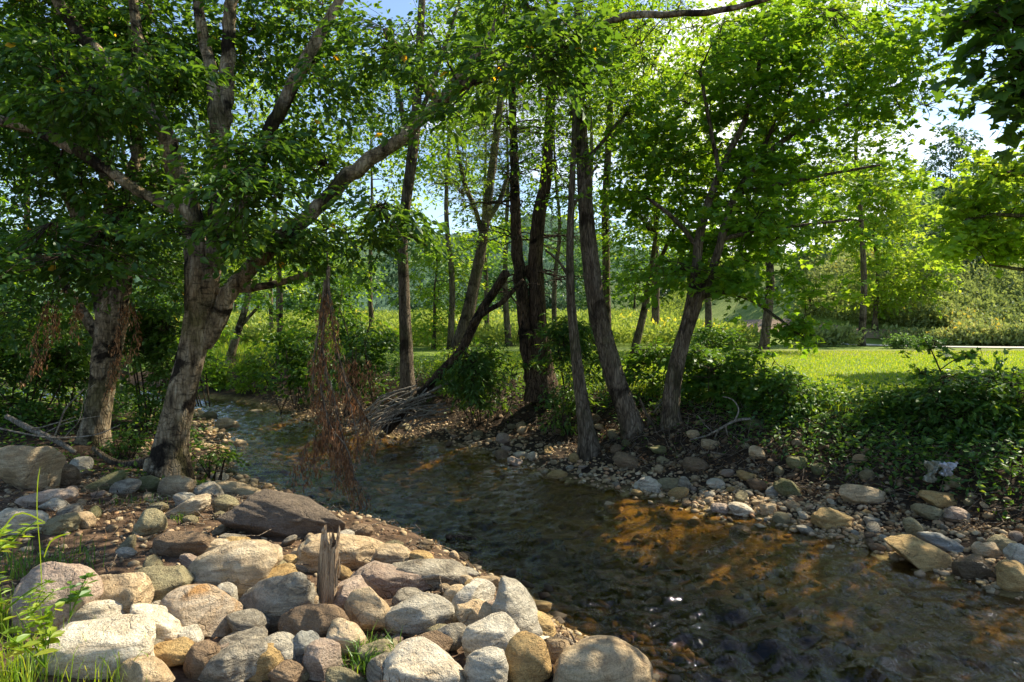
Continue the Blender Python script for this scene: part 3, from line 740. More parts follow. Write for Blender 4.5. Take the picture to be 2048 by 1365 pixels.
N4 = scatter(rng, mid, 38, .04, .14, ['tan', 'gray', 'olive', 'brown', 'pink', 'lgray', 'moss'], 'tan or gray stone in the jumble along the foot of the leaning birches', 'stones below the birches', 1.8, .28, .75, zone=left_zone)
shing = pixcand(rng, 395, 540, 815, 905)
N5 = scatter(rng, shing, 26, .05, .22, ['tan', 'white', 'band', 'olive', 'tan'], 'pale stone on the sunny shingle upstream of the big birch', 'stones on the upstream shingle', 1.7, .3, .8)
farw = pixcand(rng, 540, 1180, 800, 985)
N6 = scatter(rng, farw, 30, .05, .15, ['olive', 'tan', 'brown', 'pink', 'gold', 'olive'], 'low stone at the shaded waterline under the far trees', 'stones along the shaded waterline', 1.8, .3, .8, zone=bar_zone(-.5, .9))
print('cobbles', N1, N2, N3, N4, N5, N6)

# pebbles nobody could count
def pebbles(name, X, Y, r, rng, mat, zoff=.2, hi=False):
    V0, T0 = (ICO1, ICO1T)
    n = len(X); sc = r[:, None]*np.stack([np.ones(n), rng.uniform(.6, .95, n), rng.uniform(.35, .7, n)], 1)
    V = V0[None]*sc[:, None]*(1+.16*rng.normal(size=(n, len(V0), 1)))
    a = rng.uniform(0, 6.28, n); ca, sa = np.cos(a)[:, None], np.sin(a)[:, None]
    x = V[..., 0]*ca-V[..., 1]*sa; y = V[..., 0]*sa+V[..., 1]*ca; z = V[..., 2]+.25*rng.normal(size=(n, 1))*x
    V = np.stack([x+X[:, None], y+Y[:, None], z+height(X, Y)[:, None]+zoff*sc[:, 2:3]], -1)
    T = (np.arange(n)[:, None, None]*len(V0)+T0[None]).reshape(-1, 3)
    return tag(mk(name, V.reshape(-1, 3), T, None, mat, None, np.repeat(rng.random(n), len(V0)), True), kind='stuff')
rng = np.random.default_rng(21)
def near_line(line, n, spread, i0, i1):
    s = rng.uniform(i0, i1, n); k = s.astype(int); f = (s-k)[:, None]
    p = line[k]*(1-f)+line[k+1]*f; a = rng.uniform(0, 6.28, n); r = spread*np.sqrt(rng.random(n))
    return p[:, 0]+np.cos(a)*r, p[:, 1]+np.sin(a)*r
x, y = near_line(RBa, 9000, 1.25, 3, 22); i, a, b = region(x, y); k = (~i) & (b < a) & (b < 1.25)
x, y = x[k], y[k]; pebbles('gravel', x, y, .012+.042*rng.random(len(x))**1.8, rng, M['pebble'])
x, y = near_line(RBa, 9000, 2.6, 3, 20); i, a, b = region(x, y); k = (~i) & (b < a) & (b < 2.5) & (b > 1.0) & (rng.random(len(x)) < .25+.5*(wob(x, y, 1.7, 1) > .1))
x, y = x[k], y[k]; pebbles('bank_pebbles', x, y, .014+.05*rng.random(len(x))**2, rng, M['bankpebble'])
x = rng.uniform(-5.5, 1.0, 9000); y = rng.uniform(3.2, 9.0, 9000); i, a, b = region(x, y); k = (~i) & (a < b)
dens = .5+.5*wob(x, y, 1.1, 7); k &= rng.random(len(x)) < np.where(a < .8, .8, .30+.5*np.clip(dens, 0, 1)); k &= y > 3
x, y = x[k], y[k]; pebbles('pebbles', x, y, .008+.034*rng.random(len(x))**2.4, rng, M['pebble'])
x, y = near_line(LBa, 3500, 1.5, 13, 22); i, a, b = region(x, y); k = (~i) & (a < b)
x, y = x[k], y[k]; pebbles('shingle', x, y, .02+.06*rng.random(len(x))**2, rng, M['pebble'])
x = rng.uniform(-9, 7, 14000); y = 2.2+18*rng.random(14000)**1.6; i, a, b = region(x, y); k = i
sh = k & (b < 1.15); x1, y1 = x[sh], y[sh]; pebbles('shallow_pebbles', x1, y1, .02+.06*rng.random(len(x1))**1.7, rng, M['shallowpebble'], .1)
k &= ~sh; x, y = x[k], y[k]; pebbles('creek_bed_pebbles', x, y, .03+.075*rng.random(len(x))**1.7, rng, M['dimbedpebble'], .15)
# ------------------------------------------------------------------ vegetation
LIT = []  # chosen sunlit spots: leaf sprays between them and the sun are left out
for px, py, r in [(150,1290,.62),(300,1260,.55),(440,1140,.5),(420,1225,.5),(560,1190,.45),(690,1110,.5),(780,1170,.5),(840,1230,.5),(700,1260,.4),(980,1200,.55),(1050,1310,.5),(1190,1330,.7),(1240,1300,.5),(860,1345,.5),(600,1330,.4),(960,1290,.4),
                  (1290,1040,.36),(1440,1025,.36),(1370,1045,.42),(1225,1030,.2),(1500,1015,.4),(1600,860,.35),(1560,820,.35),(450,870,.5),(480,840,.5),(420,900,.4),(60,1330,.8),(1270,930,.1),(690,860,.34),(650,770,.3),(680,940,.2),(670,960,.1),(340,880,.22),(780,800,.4),(850,760,.3)]:
    LIT.append((ground_hit(px, py), r))
LITP = np.array([q for q, _ in LIT]); LITR = np.array([r for _, r in LIT])
def lit_near(p):
    d = p[:, None]-LITP[None, :15]; t = d@SUN
    return ~((t > 1.0) & (np.linalg.norm(d-t[..., None]*SUN, axis=-1) < .62)).any(1)
def lit_mask(p):
    d = p[:, None]-LITP[None]; t = d@SUN
    dist = np.linalg.norm(d-t[..., None]*SUN, axis=-1)
    return ~((t > 1.2) & (dist < LITR+.14)).any(1)

def path3(spec, Y):
    pts, rad = [], []
    for q in spec:
        yy = Y+(q[3] if len(q) > 3 else 0); pts.append(P(q[0], q[1], yy)); rad.append(q[2]*.82/2/F*yy)
    return np.array(pts), np.array(rad)

def grow(rng, sk, skr, targets, r0, bend=.12, npts=6, geo=None, sides=4, upbias=.0, maxr=.03):
    """join each target to the nearest skeleton point; returns the grown skeleton"""
    sk = list(sk); skr = list(skr); order = np.argsort([np.min(np.linalg.norm(np.array(sk)-t, axis=1)) for t in targets])
    A = np.array(sk); R = np.array(skr)
    for t in np.asarray(targets)[order]:
        d = np.linalg.norm(A-t, axis=1)+np.where(A[:, 2] > t[2]+.3, .5*(A[:, 2]-t[2]), 0)
        k = int(np.argmin(d)); s = A[k]; L = np.linalg.norm(t-s)
        c = (s+t)/2+rng.normal(size=3)*bend*L+UP*(.10*L)
        u = np.linspace(0, 1, npts)[:, None]
        p = (1-u)**2*s+2*u*(1-u)*c+u*u*t
        p[1:-1] += rng.normal(size=(npts-2, 3))*.02*L
        ra = min(maxr, R[k]*.6, r0*(.5+L)); rr = np.linspace(ra, max(.003, ra*.35), npts)
        if geo is not None and L > .05: geo.tube(p, rr, sides, cap=False)
        A = np.vstack([A, p[1:]]); R = np.concatenate([R, rr[1:]])
    return A, R

def in_blob(rng, b, Y, n, shell=.0):
    px, py, rx, ry, dy, ryy = b[:6]; Yc = Y+dy
    c = P(px, py, Yc); k = Yc/F
    q = nrm(rng.normal(size=(n*3, 3)))*(rng.random((n*3, 1))**(1/2.4))
    p = c+q*np.array([rx*k, ryy, ry*k])
    # uneven outline and gaps
    g = wob(p[:, 0]*1.1+p[:, 2]*.9, p[:, 1]+p[:, 2]*1.3, 1.25, rng.random()*9)
    p = p[np.argsort(-(g+rng.normal(size=len(g))*.35))][:int(n*1.35)]
    return p[rng.permutation(len(p))[:n]]

def crown(root, rng, Y, sk, skr, blobs, leaf, lsize, kind, n_leaf=26, L=.62, bark='bark_twig', droop=.2, flat=1.0, width=.3, tipdown=.35, lit=True, axis_xy=None, density=1.0, maxr=.03):
    tw = Geo(); lf = Geo()
    for b in blobs:
        n = max(3, int(b[6]*density)); K = max(2, n//11)
        tg = in_blob(rng, b, Y, K)
        if lit: tg = tg[(lit_mask if len(b) < 8 else lit_near)(tg)]
        if len(tg) == 0: continue
        sk, skr = grow(rng, sk, skr, tg, .014, geo=tw, maxr=maxr)
    for b in blobs:
        n = max(3, int(b[6]*density)); p = in_blob(rng, b, Y, n)
        if lit: p = p[(lit_mask if len(b) < 8 else lit_near)(p)]
        if len(p) == 0: continue
        d2 = np.linalg.norm(sk[None]-p[:, None], axis=2); k = d2.argmin(1); s = sk[k]
        D = (p-s); D = nrm(D+rng.normal(size=D.shape)*.25*np.linalg.norm(D, axis=1, keepdims=True)+rng.normal(size=D.shape)*.12)
        D[:, 2] = D[:, 2]*.45-.05; D = nrm(D)
        Ls = L*(.7+.6*rng.random(len(p)))
        base = p-D*Ls[:, None]*.35; tip = p+D*Ls[:, None]*.65; tip[:, 2] -= droop*Ls
        paths = np.stack([s, (s+base)/2+rng.normal(size=s.shape)*.03, base, p-UP*(droop*.15*Ls[:, None]), tip], 1)
        rads = np.tile(np.array([.0065, .0055, .0045, .0035, .0018]), (len(p), 1))
        tw.tubes(paths, rads, 3)
        spray_leaves(lf, rng, base, D, Ls, n_leaf, lsize, kind, droop, flat, width, tipdown)
    if lf.V: lf.build('crown', M[leaf], root, False, True)
    if tw.V: tw.build('branches', M[bark], root, True)
    return sk, skr

def tree(name, label, Y, trunk, limbs, blobs, bark='bark_gray', leaf='leaf_maple', lsize=.09, kind='dia', seed=1, cat='tree', group=None, sides=14, rough=.05, **kw):
    rng = np.random.default_rng(seed)
    root = empty(name, (0, 0, 0), label, cat, group)
    p, r = path3(trunk, Y); p, r = smooth_path(p, r)
    # buried foot with a root flare
    foot = p[0]-UP*.35
    p = np.vstack([foot, p]); r = np.concatenate([[r[0]*1.15], r]); fl = 1+.22*np.exp(-((p[:, 2]-p[1, 2])/.16).clip(0)); r = r*fl
    g = Geo(); g.tube(p, r, sides, rough, rng); g.build('trunk', M[bark], root, True)
    sk, skr = [p[2:]], [r[2:]]
    for lm in limbs:
        q, rr = path3(lm, Y); q, rr = smooth_path(q, rr)
        q = q+rng.normal(size=q.shape)*rr[:, None]*.10
        g = Geo(); g.tube(q, rr, 10, rough*1.1, rng); g.build('limb', M[bark], root, True)
        sk.append(q); skr.append(rr)
    sk = np.vstack(sk); skr = np.concatenate(skr)
    if blobs: crown(root, rng, Y, sk, skr, blobs, leaf, lsize, kind, **kw)
    return root, sk, skr

# --- big leaning birch
T1, sk1, r1 = tree('birch_tree', 'big leaning birch with a pale blotched trunk rising beside the rock bank', 8.8,
  [(338,945,87.4),(342,890,77.3),(356,820,68.9),(374,750,67.2),(388,690,67.2),(394,640,63.8),(394,590,55.4),(391,520,52.1),(388,460,50.4),(378,410,47.0),(362,370,48.7),(345,325,45.4),(332,270,38.6),(305,205,31.9),(285,120,26.9),(270,30,23.5),(255,-120,18.5),(250,-300,13.4)],
  [[(398,650,45.4),(414,590,45.4),(428,520,43.7),(437,420,42.0),(438,320,45.4),(436,240,42.0),(428,170,33.6),(408,80,26.9),(395,-10,23.5),(380,-160,15.1)],
   [(438,300,33.6),(450,220,35.3),(455,140,33.6),(458,60,30.2),(470,-40,25.2),(490,-200,16.8)],
   [(405,690,45.8),(434,640,45.8),(458,585,42.2),(500,538,38.7),(555,482,35.2),(618,432,35.2),(700,352,37.0),(800,276,33.4),(878,204,26.4),(905,170,22.9),(960,100,19.4),(1010,10,15.8),(1060,-120,10.6)],
   [(885,200,26,-.1),(940,165,26,-.6),(1030,130,24,-1.2),(1130,88,20,-1.7),(1250,34,18,-2.1),(1340,30,16,-2.4),(1440,22,15,-2.6),(1560,-10,11,-2.8),(1700,-60,8,-3)],
   [(425,520,33.6),(462,450,37.0),(502,352,37.0),(540,262,35.3),(575,190,33.6),(612,120,30.2),(650,52,25.2),(690,-20,20.2),(740,-140,13.4)],
   [(365,425,24.5),(330,412,25.9),(282,385,25.9),(200,330,28.8),(130,290,30.2),(60,256,28.8),(-20,236,25.9),(-140,200,20.2)],
   [(340,310,28.8),(312,250,31.7),(270,190,31.7),(225,135,31.7),(180,90,30.2),(140,40,27.4),(105,-20,24.5),(60,-140,15.8)],
   [(420,580,20),(470,579,20),(520,574,18),(575,562,15),(625,545,13),(660,536,10)],
   [(770,60,16,.2),(800,110,20,.2),(840,160,22,.1),(876,202,26)],
  ],
  [(120,60,230,110,.9,1.4,150),(330,90,200,110,.9,1.2,120),(560,80,150,110,.7,1.1,80),(230,200,150,50,-1.0,.7,46),(200,215,230,90,1.0,1.0,70),(80,350,150,110,.7,1.0,70),(300,140,120,45,-1.2,.5,26),(470,300,110,50,-1.6,.5,24),(60,120,130,70,-.9,.8,40),
   (500,390,100,60,-1.9,.5,26),(640,300,110,80,1.1,.8,44),(400,470,150,40,-1.4,.5,18),(380,400,150,80,1.0,.8,40),(570,480,120,45,-.3,.8,34),(230,440,150,75,.8,1.0,50),(160,480,130,45,-1.1,.6,26),(760,440,90,50,-1.2,.5,22),
   (740,470,70,40,-.2,.6,12),(860,110,100,45,-.3,.7,16),(880,215,60,24,-1.2,.4,8),(760,90,90,60,-.3,.8,18),(1020,120,130,45,-2.2,.5,24),(1180,75,130,55,-2.6,.6,34),(1360,70,140,50,-2.9,.7,40),(1560,50,150,60,-3.0,.7,46),(1000,20,100,40,-1.2,.8,20),
   (150,520,170,50,-1.3,.9,36),(650,180,90,90,-.2,.8,16),
   (150,-220,420,190,0,2.6,150),(600,-220,330,180,.2,2.4,110)],
  'bark_birch', 'leaf_birch', .105, 'oval', 1, n_leaf=26, L=.62, droop=.26, sides=20, rough=.06, density=1.3)

# --- second birch, behind it at the left
T2, sk2, r2 = tree('birch_tree', 'many-stemmed birch with a lichen-gray trunk behind the big smooth tan boulder', 10.4,
  [(188,885,66),(192,840,58),(202,780,56),(212,720,60),(220,660,66),(214,615,54),(200,570,44),(180,500,36),(155,430,34),(130,370,34),(105,300,32),(80,220,28),(62,130,24),(50,20,20),(40,-120,14)],
  [[(218,640,46),(208,570,40),(206,500,34),(222,440,30),(214,370,30),(205,300,30),(208,200,30),(212,90,26),(205,-30,20)],
   [(232,650,50),(243,580,44),(250,500,38),(244,440,34),(262,370,32),(274,300,32),(268,200,30),(285,100,26),(300,-20,20)],
   [(212,690,30),(190,660,26),(165,620,22),(142,590,20),(120,560,16),(90,500,12)],
   [(248,470,22),(275,430,22),(300,380,20),(312,330,18)],
   [(170,470,20),(140,400,16),(100,330,14),(60,280,12),(10,240,10)]],
  [(60,180,160,140,.3,1.4,90),(230,120,180,120,.5,1.4,80),(90,460,150,100,.2,1.2,60),(290,330,150,110,.8,1.2,60),(330,560,120,80,.6,1.0,40),(60,610,140,70,.4,1.2,44),(420,260,120,120,.8,1.2,40),(-120,300,160,250,0,1.5,60),(150,-180,330,160,.4,2,80)],
  'bark_birch', 'leaf_birch', .105, 'dia', 2, n_leaf=26, L=.68, droop=.2, sides=16, rough=.07, density=1.6)

# --- trees of the far bank
tree('streamside_tree', 'straight gray tree standing alone above the bleached branch heap', 14.6,
  [(816,790,38),(813,720,32),(810,640,29),(807,560,27),(806,480,26),(814,390,26),(826,300,26),(834,200,22),(840,90,20),(846,-60,16),(850,-200,12)],
  [[(826,300,16),(805,230,14),(790,150,12),(780,40,10)],[(830,250,14),(860,180,12),(890,90,10),(920,0,8)]],
  [(800,130,110,110,0,1.6,46),(740,260,100,90,.2,1.6,38),(900,60,100,80,.3,1.6,30),(700,100,90,110,0,1.4,30),(850,330,70,60,0,1,14),(760,390,80,60,.2,1.2,20),(820,-150,160,120,0,1.5,26),(700,200,110,120,.6,1.2,40),(820,220,120,110,.8,1.2,40),(650,60,110,90,.6,1.2,30),(760,500,70,40,.3,1,12)],
  'bark_gray', 'leaf_maple', .10, 'dia', 3, n_leaf=26, L=.75, density=.95)
tree('streamside_tree', 'smooth gray tree leaning right behind the dark propped dead trunk', 16.4,
  [(900,765,40),(912,710,36),(930,650,32),(942,600,30),(954,540,28),(964,490,25),(974,420,22),(984,340,20),(996,240,17),(1010,120,14),(1020,-20,10)],
  [[(966,480,14),(950,420,12),(930,370,11),(915,300,8)],[(970,450,14),(1000,400,12),(1015,350,9)]],
  [(940,300,90,90,.2,1.4,22),(1000,130,90,100,.3,1.5,24),(900,180,120,110,.6,1.4,40),(980,40,130,90,.5,1.4,36),(930,480,80,50,.3,1,18),(890,400,70,60,.2,1,14),(1010,-80,120,80,0,1.5,16)],
  'bark_gray', 'leaf_maple', .10, 'dia', 4, n_leaf=26, L=.75, density=2.1)
def pine(name, label, Y, trunk, seed, whorls, blobs, limbs=()):
    root, sk, skr = tree(name, label, Y, trunk, limbs, None, 'bark_dark', seed=seed, rough=.07, sides=16)
    rng = np.random.default_rng(seed); g = Geo()
    ends = []
    for (px, py, n, Lm) in whorls:
        c = P(px, py, Y)
        for k in range(n):
            a = rng.uniform(0, 6.28); L = Lm*rng.uniform(.55, 1.15); u = np.linspace(0, 1, 7)[:, None]
            d = np.array([math.cos(a), math.sin(a), rng.uniform(-.12, .22)])
            p = c+d*L*u+UP*(-.18*L*u*u)+np.cumsum(rng.normal(size=(7, 3))*.03*L, 0)*(u > 0)
            g.tube(p, np.linspace(.017, .004, 7)*(.6+.6*rng.random()), 4, cap=False)
            for q in range(int(rng.integers(3, 7))):
                t = rng.uniform(.3, .95); s = p[int(t*6)]; e = d*.5+rng.normal(size=3)*.55; l2 = L*rng.uniform(.15, .4)
                pp = s+e*l2*u[:5]/u[4]*1.0; g.tube(pp, np.linspace(.006, .002, 5), 3, cap=False); ends.append(pp[-1])
    g.build('dead_branches', M['bark_twig'], root, True)
    crown(root, rng, Y, sk, skr, blobs, 'leaf_needle', .11, 'needle', n_leaf=95, L=.6, density=1.5, width=.24, flat=.2, tipdown=.1, lit=False)
    return root
pine('pine_tree', 'double-trunked dark pine with bare side branches in the middle of the far bank', 13.4,
  [(1084,765,66),(1082,710,52),(1077,640,44),(1073,570,38),(1072,500,34),(1078,430,32),(1090,370,29),(1097,290,26),(1101,200,23),(1105,90,19),(1110,-40,15),(1112,-160,10)], 5,
  [(1080,545,6,1.3),(1078,470,7,1.5),(1088,400,7,1.6),(1095,330,8,1.7),(1098,260,8,1.7),(1102,190,8,1.6),(1105,120,7,1.5),(1032,480,6,1.4),(1030,400,7,1.6),(1028,330,7,1.6),(1026,250,7,1.5),(1024,170,6,1.4),(1055,580,5,1.2),(1110,560,4,1.0)],
  [(1040,260,150,110,0,1.4,70),(1080,110,150,100,0,1.4,80),(960,380,100,70,.2,1,30),(1160,250,80,100,.3,1.2,30),(1080,-60,180,100,0,2,50)],
  [[(1066,765,46),(1058,710,38),(1050,650,34),(1044,590,32),(1036,520,29),(1031,440,25),(1029,350,22),(1026,250,19),(1024,140,15),(1020,20,10)],
   [(1050,535,24),(1062,555,20),(1072,575,18)]])
tree('streamside_tree', 'thin crooked tree with its foot at the water left of the curved trunk', 10.7,
  [(1178,893,46),(1170,850,38),(1162,790,32),(1153,720,26),(1147,660,24),(1142,600,22),(1140,530,20),(1141,450,18),(1144,370,16),(1148,280,13),(1150,180,10),(1154,70,7)],
  [[(1142,560,8),(1115,520,7),(1090,500,5)],[(1143,420,8),(1170,370,7),(1195,330,5)]],
  [(1120,330,80,90,0,.8,22),(1150,160,100,100,0,1,34),(1110,230,80,70,.1,.8,18)], 'bark_gray', 'leaf_maple', .085, 'dia', 6, n_leaf=22, L=.55)
tree('streamside_tree', 'tall tree with a thick trunk curving up from the dark bank', 11.0,
  [(1272,885,64),(1256,830,56),(1236,775,52),(1218,715,49),(1203,655,46),(1192,600,44),(1183,540,42),(1176,470,38),(1170,400,35),(1166,330,32),(1162,260,30),(1159,180,27),(1157,80,24),(1158,-40,20),(1160,-200,14)],
  [[(1160,200,14),(1190,140,12),(1230,90,11),(1300,40,9)],[(1158,120,14),(1120,60,12),(1090,0,10)],[(1166,330,12),(1200,290,10),(1240,240,8)]],
  [(1180,90,120,90,-.2,1.2,50),(1270,180,100,80,0,1.1,34),(1100,50,90,70,0,1.1,26),(1260,50,130,60,0,1.2,36),(1230,330,70,60,0,.8,14),(1180,-160,320,140,0,2.4,120)],
  'bark_gray', 'leaf_maple', .09, 'dia', 7, n_leaf=26, L=.6, rough=.05, density=1.5)
tree('streamside_tree', 'slim straight tree half hidden behind the thick curved trunk', 14.2,
  [(1216,740,22),(1214,640,20),(1212,530,19),(1211,420,18),(1216,310,17),(1221,200,15),(1230,90,12),(1240,-60,9)],
  [[(1215,300,9),(1250,230,8),(1300,140,6),(1340,60,5)]],
  [(1260,140,110,100,.2,1.4,36),(1330,60,100,80,.2,1.3,28),(1190,420,60,60,.2,1,10),(1250,-120,180,110,0,2,40)], 'bark_gray', 'leaf_lit', .10, 'dia', 8, n_leaf=26, L=.75, density=1.6)
tree('young_tree', 'young slender tree with a Y fork between the curved trunk and the forked maple', 13.4,
  [(1258,765,26),(1266,715,20),(1278,665,18),(1290,615,17),(1298,570,16),(1304,530,13),(1310,480,10),(1318,410,8),(1326,330,6)],
  [[(1298,575,12),(1312,540,11),(1330,500,10),(1350,450,8),(1365,390,6)]],
  [(1290,470,90,60,.1,1,30),(1350,420,90,80,.1,1,30),(1260,560,60,45,.1,.7,14),(1340,330,100,70,.2,1,30)], 'bark_gray', 'leaf_maple', .095, 'dia', 9, n_leaf=24, L=.6, density=1.7)
tree('maple_tree', 'wide leafy maple with a forked trunk at the right of the far bank', 10.8,
  [(1344,858,50),(1342,815,42),(1346,770,40),(1355,725,39),(1366,680,38),(1376,635,28),(1384,590,25),(1392,540,24),(1398,480,23),(1412,420,20),(1432,365,17),(1462,300,15),(1490,240,13),(1512,160,10),(1530,60,8)],
  [[(1372,665,30),(1388,625,27),(1402,590,25),(1422,550,23),(1440,490,20),(1458,420,18),(1490,362,16),(1532,312,14),(1580,272,12),(1640,235,10),(1720,200,8),(1800,170,6)],
   [(1394,600,12),(1440,585,11),(1500,600,9),(1560,640,7,-.3),(1600,672,5,-.5)],
   [(1400,500,12),(1350,440,11),(1300,400,8)],[(1440,480,12),(1520,460,10),(1610,450,8),(1700,440,6)],[(1470,390,12),(1550,370,10),(1650,350,8),(1760,330,6)],
   [(1440,350,12),(1420,250,10),(1400,140,8)],[(1520,320,10),(1560,220,9),(1620,120,7)],[(1385,590,14),(1420,555,13),(1450,530,10)]],
  [(1430,470,120,80,.9,.9,60),(1330,390,100,75,.6,1.0,44),(1400,290,130,80,.8,1.0,54),(1560,450,120,70,.5,1.1,56),(1500,420,90,60,-.7,.5,18),(1480,560,110,50,-.1,1.0,44),(1560,340,130,60,0,1.2,44),(1430,170,130,80,.2,1.3,50),(1600,210,140,70,0,1.3,50),(1700,150,120,70,-.2,1.3,36),
   (1730,330,90,55,0,1.1,28),(1690,430,80,50,.1,1,22),(1590,655,36,34,-.4,.3,11),(1640,580,70,35,-.1,.7,14),(1560,90,160,70,.1,1.4,50),(1350,540,60,45,0,.7,16),(1800,230,110,60,-.2,1.2,30),(1300,250,80,70,.3,1,18),(1860,300,60,60,0,.7,10),(1700,60,170,70,.6,1.3,50),(1830,120,90,60,.3,1,24),(1500,60,150,70,.8,1.3,44),(1640,330,120,70,.9,1,36),(1780,360,80,50,.4,.8,18),(1480,690,40,20,.2,.4,0)],
  'bark_gray', 'leaf_maple', .095, 'maple', 10, n_leaf=25, L=.62, droop=.16, density=1.5)
# overhanging maple at the right edge (its trunk stands just outside the picture)
tree('maple_tree', 'dark near maple hanging into the upper right corner over the sky', 5.7,
  [(2520,1150,90,1.2),(2500,900,84,1.0),(2470,600,78,.8),(2440,350,70,.6),(2400,100,60,.4),(2360,-200,46,.2),(2300,-500,30)],
  [[(2440,330,34,.6),(2300,260,28,.3),(2180,220,22,.1),(2080,160,18),(2010,80,14),(1965,10,11),(1930,-60,8)],[(2410,150,30,.4),(2250,60,22,.2),(2120,0,16),(2000,-90,10)],[(2430,280,24,.5),(2300,300,18,.2),(2180,290,13),(2080,250,9)]],
  [(2015,110,90,80,-.9,.35,24,1),(1985,15,100,55,-.9,.35,22,1),(2060,190,65,50,-.9,.3,14,1),(1935,45,55,40,-.9,.3,12,1),(2150,60,110,110,.1,.8,30),(2380,150,200,260,1.0,1.6,90),(2300,-200,300,200,1.5,1.8,150),(2120,-80,170,170,3.5,1.4,130),(2200,120,120,140,3.0,1.2,70),(2420,-50,260,240,2.6,1.5,80)],  # blobs well outside the frame: unseen crown added to shade the creek
  'bark_gray', 'leaf_birch', .105, 'maple', 11, n_leaf=20, L=.45, droop=.2, lit=True, density=1.3)
tree('maple_tree', 'bright leafy maple reaching in from the right edge below the sky gap', 15,
  [(2300,860,70),(2290,700,60),(2270,560,52),(2240,420,44),(2220,280,34),(2210,100,24)],
  [[(2260,520,22),(2160,470,18),(2080,440,13),(2000,430,8),(1930,440,5)],[(2240,430,22),(2150,370,17),(2060,350,12),(1990,345,8)],[(2270,560,18),(2160,540,14),(2060,540,10),(1980,530,6)]],
  [(2000,400,95,80,.2,1.4,60),(1930,470,60,45,.2,1,20),(2020,480,80,45,.1,1.1,34),(2100,380,110,110,.2,1.5,50),(1985,330,60,35,.3,1,16),(2250,150,160,200,-1,2.2,90),(2200,-120,200,160,-2,2.2,70)], 'bark_gray', 'leaf_lit', .14, 'maple', 12, n_leaf=24, L=.75, density=1.3)  # last two blobs: out-of-view crown added for shade on the water

# --- trees further back: crown of leafy sprays over a plain trunk
def back_tree(name, label, px, bpy_, Y, tpy, hw, leaf, seed, n=150, lsize=.2, group=None, cb=.25, tw=.03, L=1.1, nl=26):
    rng = np.random.default_rng(seed); H = bpy_-tpy
    k = Y/F; trunk = []
    for t in np.linspace(0, .92, 6):
        trunk.append((px+rng.normal()*hw*.04, bpy_-H*t, hw*tw*2*(1.05-t)*2))
    blobs = []
    nb = 7
    for q in range(nb):
        t = cb+(1-cb)*(q+.5)/nb; wd = hw*(.55+.5*math.sin(math.pi*min(1, (t-cb)/(1-cb)*.92+.12)))
        blobs.append((px+rng.normal()*hw*.28, bpy_-H*t, wd*.75, H*(1-cb)/nb*.95, rng.normal()*hw*k*.2, hw*k*.7, n/nb))
    return tree(name, label, Y, trunk, [], blobs, 'bark_gray', leaf, lsize, 'dia', seed, group=group, sides=8, n_leaf=nl, L=L, lit=False, maxr=.05)[0]
back_tree('round_tree', 'small sunlit yellow-green tree standing on the slope above the mulch', 1752, 645, 30, 330, 135, 'leaf_lit', 31, 480, .20, cb=.13, nl=30, tw=.022, L=1.0)
back_tree('round_tree', 'dark blue-green tree with low branches on the slope right of the sunlit one', 1890, 625, 35, 420, 95, 'leaf_blue', 32, 220, .22, cb=.08)
back_tree('conical_tree', 'tall pale spire-shaped tree far behind on the slope', 1905, 570, 62, 268, 60, 'leaf_blue', 33, 240, .36, cb=.1, L=1.8)
WE = 'woodland edge trees behind the meadow'
back_tree('slope_tree', 'yellow-green tree between the forked maple and the sunlit round tree', 1630, 640, 44, 360, 120, 'leaf_far', 34, 240, .3, cb=.1, L=1.4)
back_tree('slope_tree', 'bushy tree at the top of the weedy slope in front of the house', 1985, 560, 46, 440, 75, 'leaf_far', 35, 90, .3, cb=.05, L=1.3)
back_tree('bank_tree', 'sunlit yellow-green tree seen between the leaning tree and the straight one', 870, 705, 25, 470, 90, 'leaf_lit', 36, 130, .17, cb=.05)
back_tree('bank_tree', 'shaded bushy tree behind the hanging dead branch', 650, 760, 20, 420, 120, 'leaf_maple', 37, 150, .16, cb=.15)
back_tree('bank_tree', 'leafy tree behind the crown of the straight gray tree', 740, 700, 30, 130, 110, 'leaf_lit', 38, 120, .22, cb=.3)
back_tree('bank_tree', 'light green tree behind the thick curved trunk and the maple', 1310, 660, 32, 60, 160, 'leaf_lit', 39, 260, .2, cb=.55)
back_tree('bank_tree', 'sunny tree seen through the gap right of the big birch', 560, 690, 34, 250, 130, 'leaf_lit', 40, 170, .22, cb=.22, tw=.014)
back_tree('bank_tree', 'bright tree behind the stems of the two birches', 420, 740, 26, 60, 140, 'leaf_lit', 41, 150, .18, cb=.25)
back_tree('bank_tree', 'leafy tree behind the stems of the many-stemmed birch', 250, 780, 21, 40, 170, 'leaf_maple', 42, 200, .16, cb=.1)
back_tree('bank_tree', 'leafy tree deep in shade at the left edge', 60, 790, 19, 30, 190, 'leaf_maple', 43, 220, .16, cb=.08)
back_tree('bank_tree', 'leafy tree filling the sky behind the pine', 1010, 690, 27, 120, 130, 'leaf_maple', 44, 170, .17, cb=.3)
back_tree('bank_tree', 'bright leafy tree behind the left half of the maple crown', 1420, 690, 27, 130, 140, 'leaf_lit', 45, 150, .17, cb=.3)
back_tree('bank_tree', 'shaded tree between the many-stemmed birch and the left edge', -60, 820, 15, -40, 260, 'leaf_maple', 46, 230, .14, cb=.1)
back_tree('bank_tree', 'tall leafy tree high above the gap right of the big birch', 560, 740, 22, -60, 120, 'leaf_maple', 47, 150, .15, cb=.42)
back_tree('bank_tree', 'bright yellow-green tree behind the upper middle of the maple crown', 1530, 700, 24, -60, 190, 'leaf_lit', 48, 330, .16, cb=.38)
back_tree('bank_tree', 'sunny leafy tree behind the right half of the maple crown', 1720, 690, 27, -20, 140, 'leaf_lit', 49, 260, .17, cb=.45)
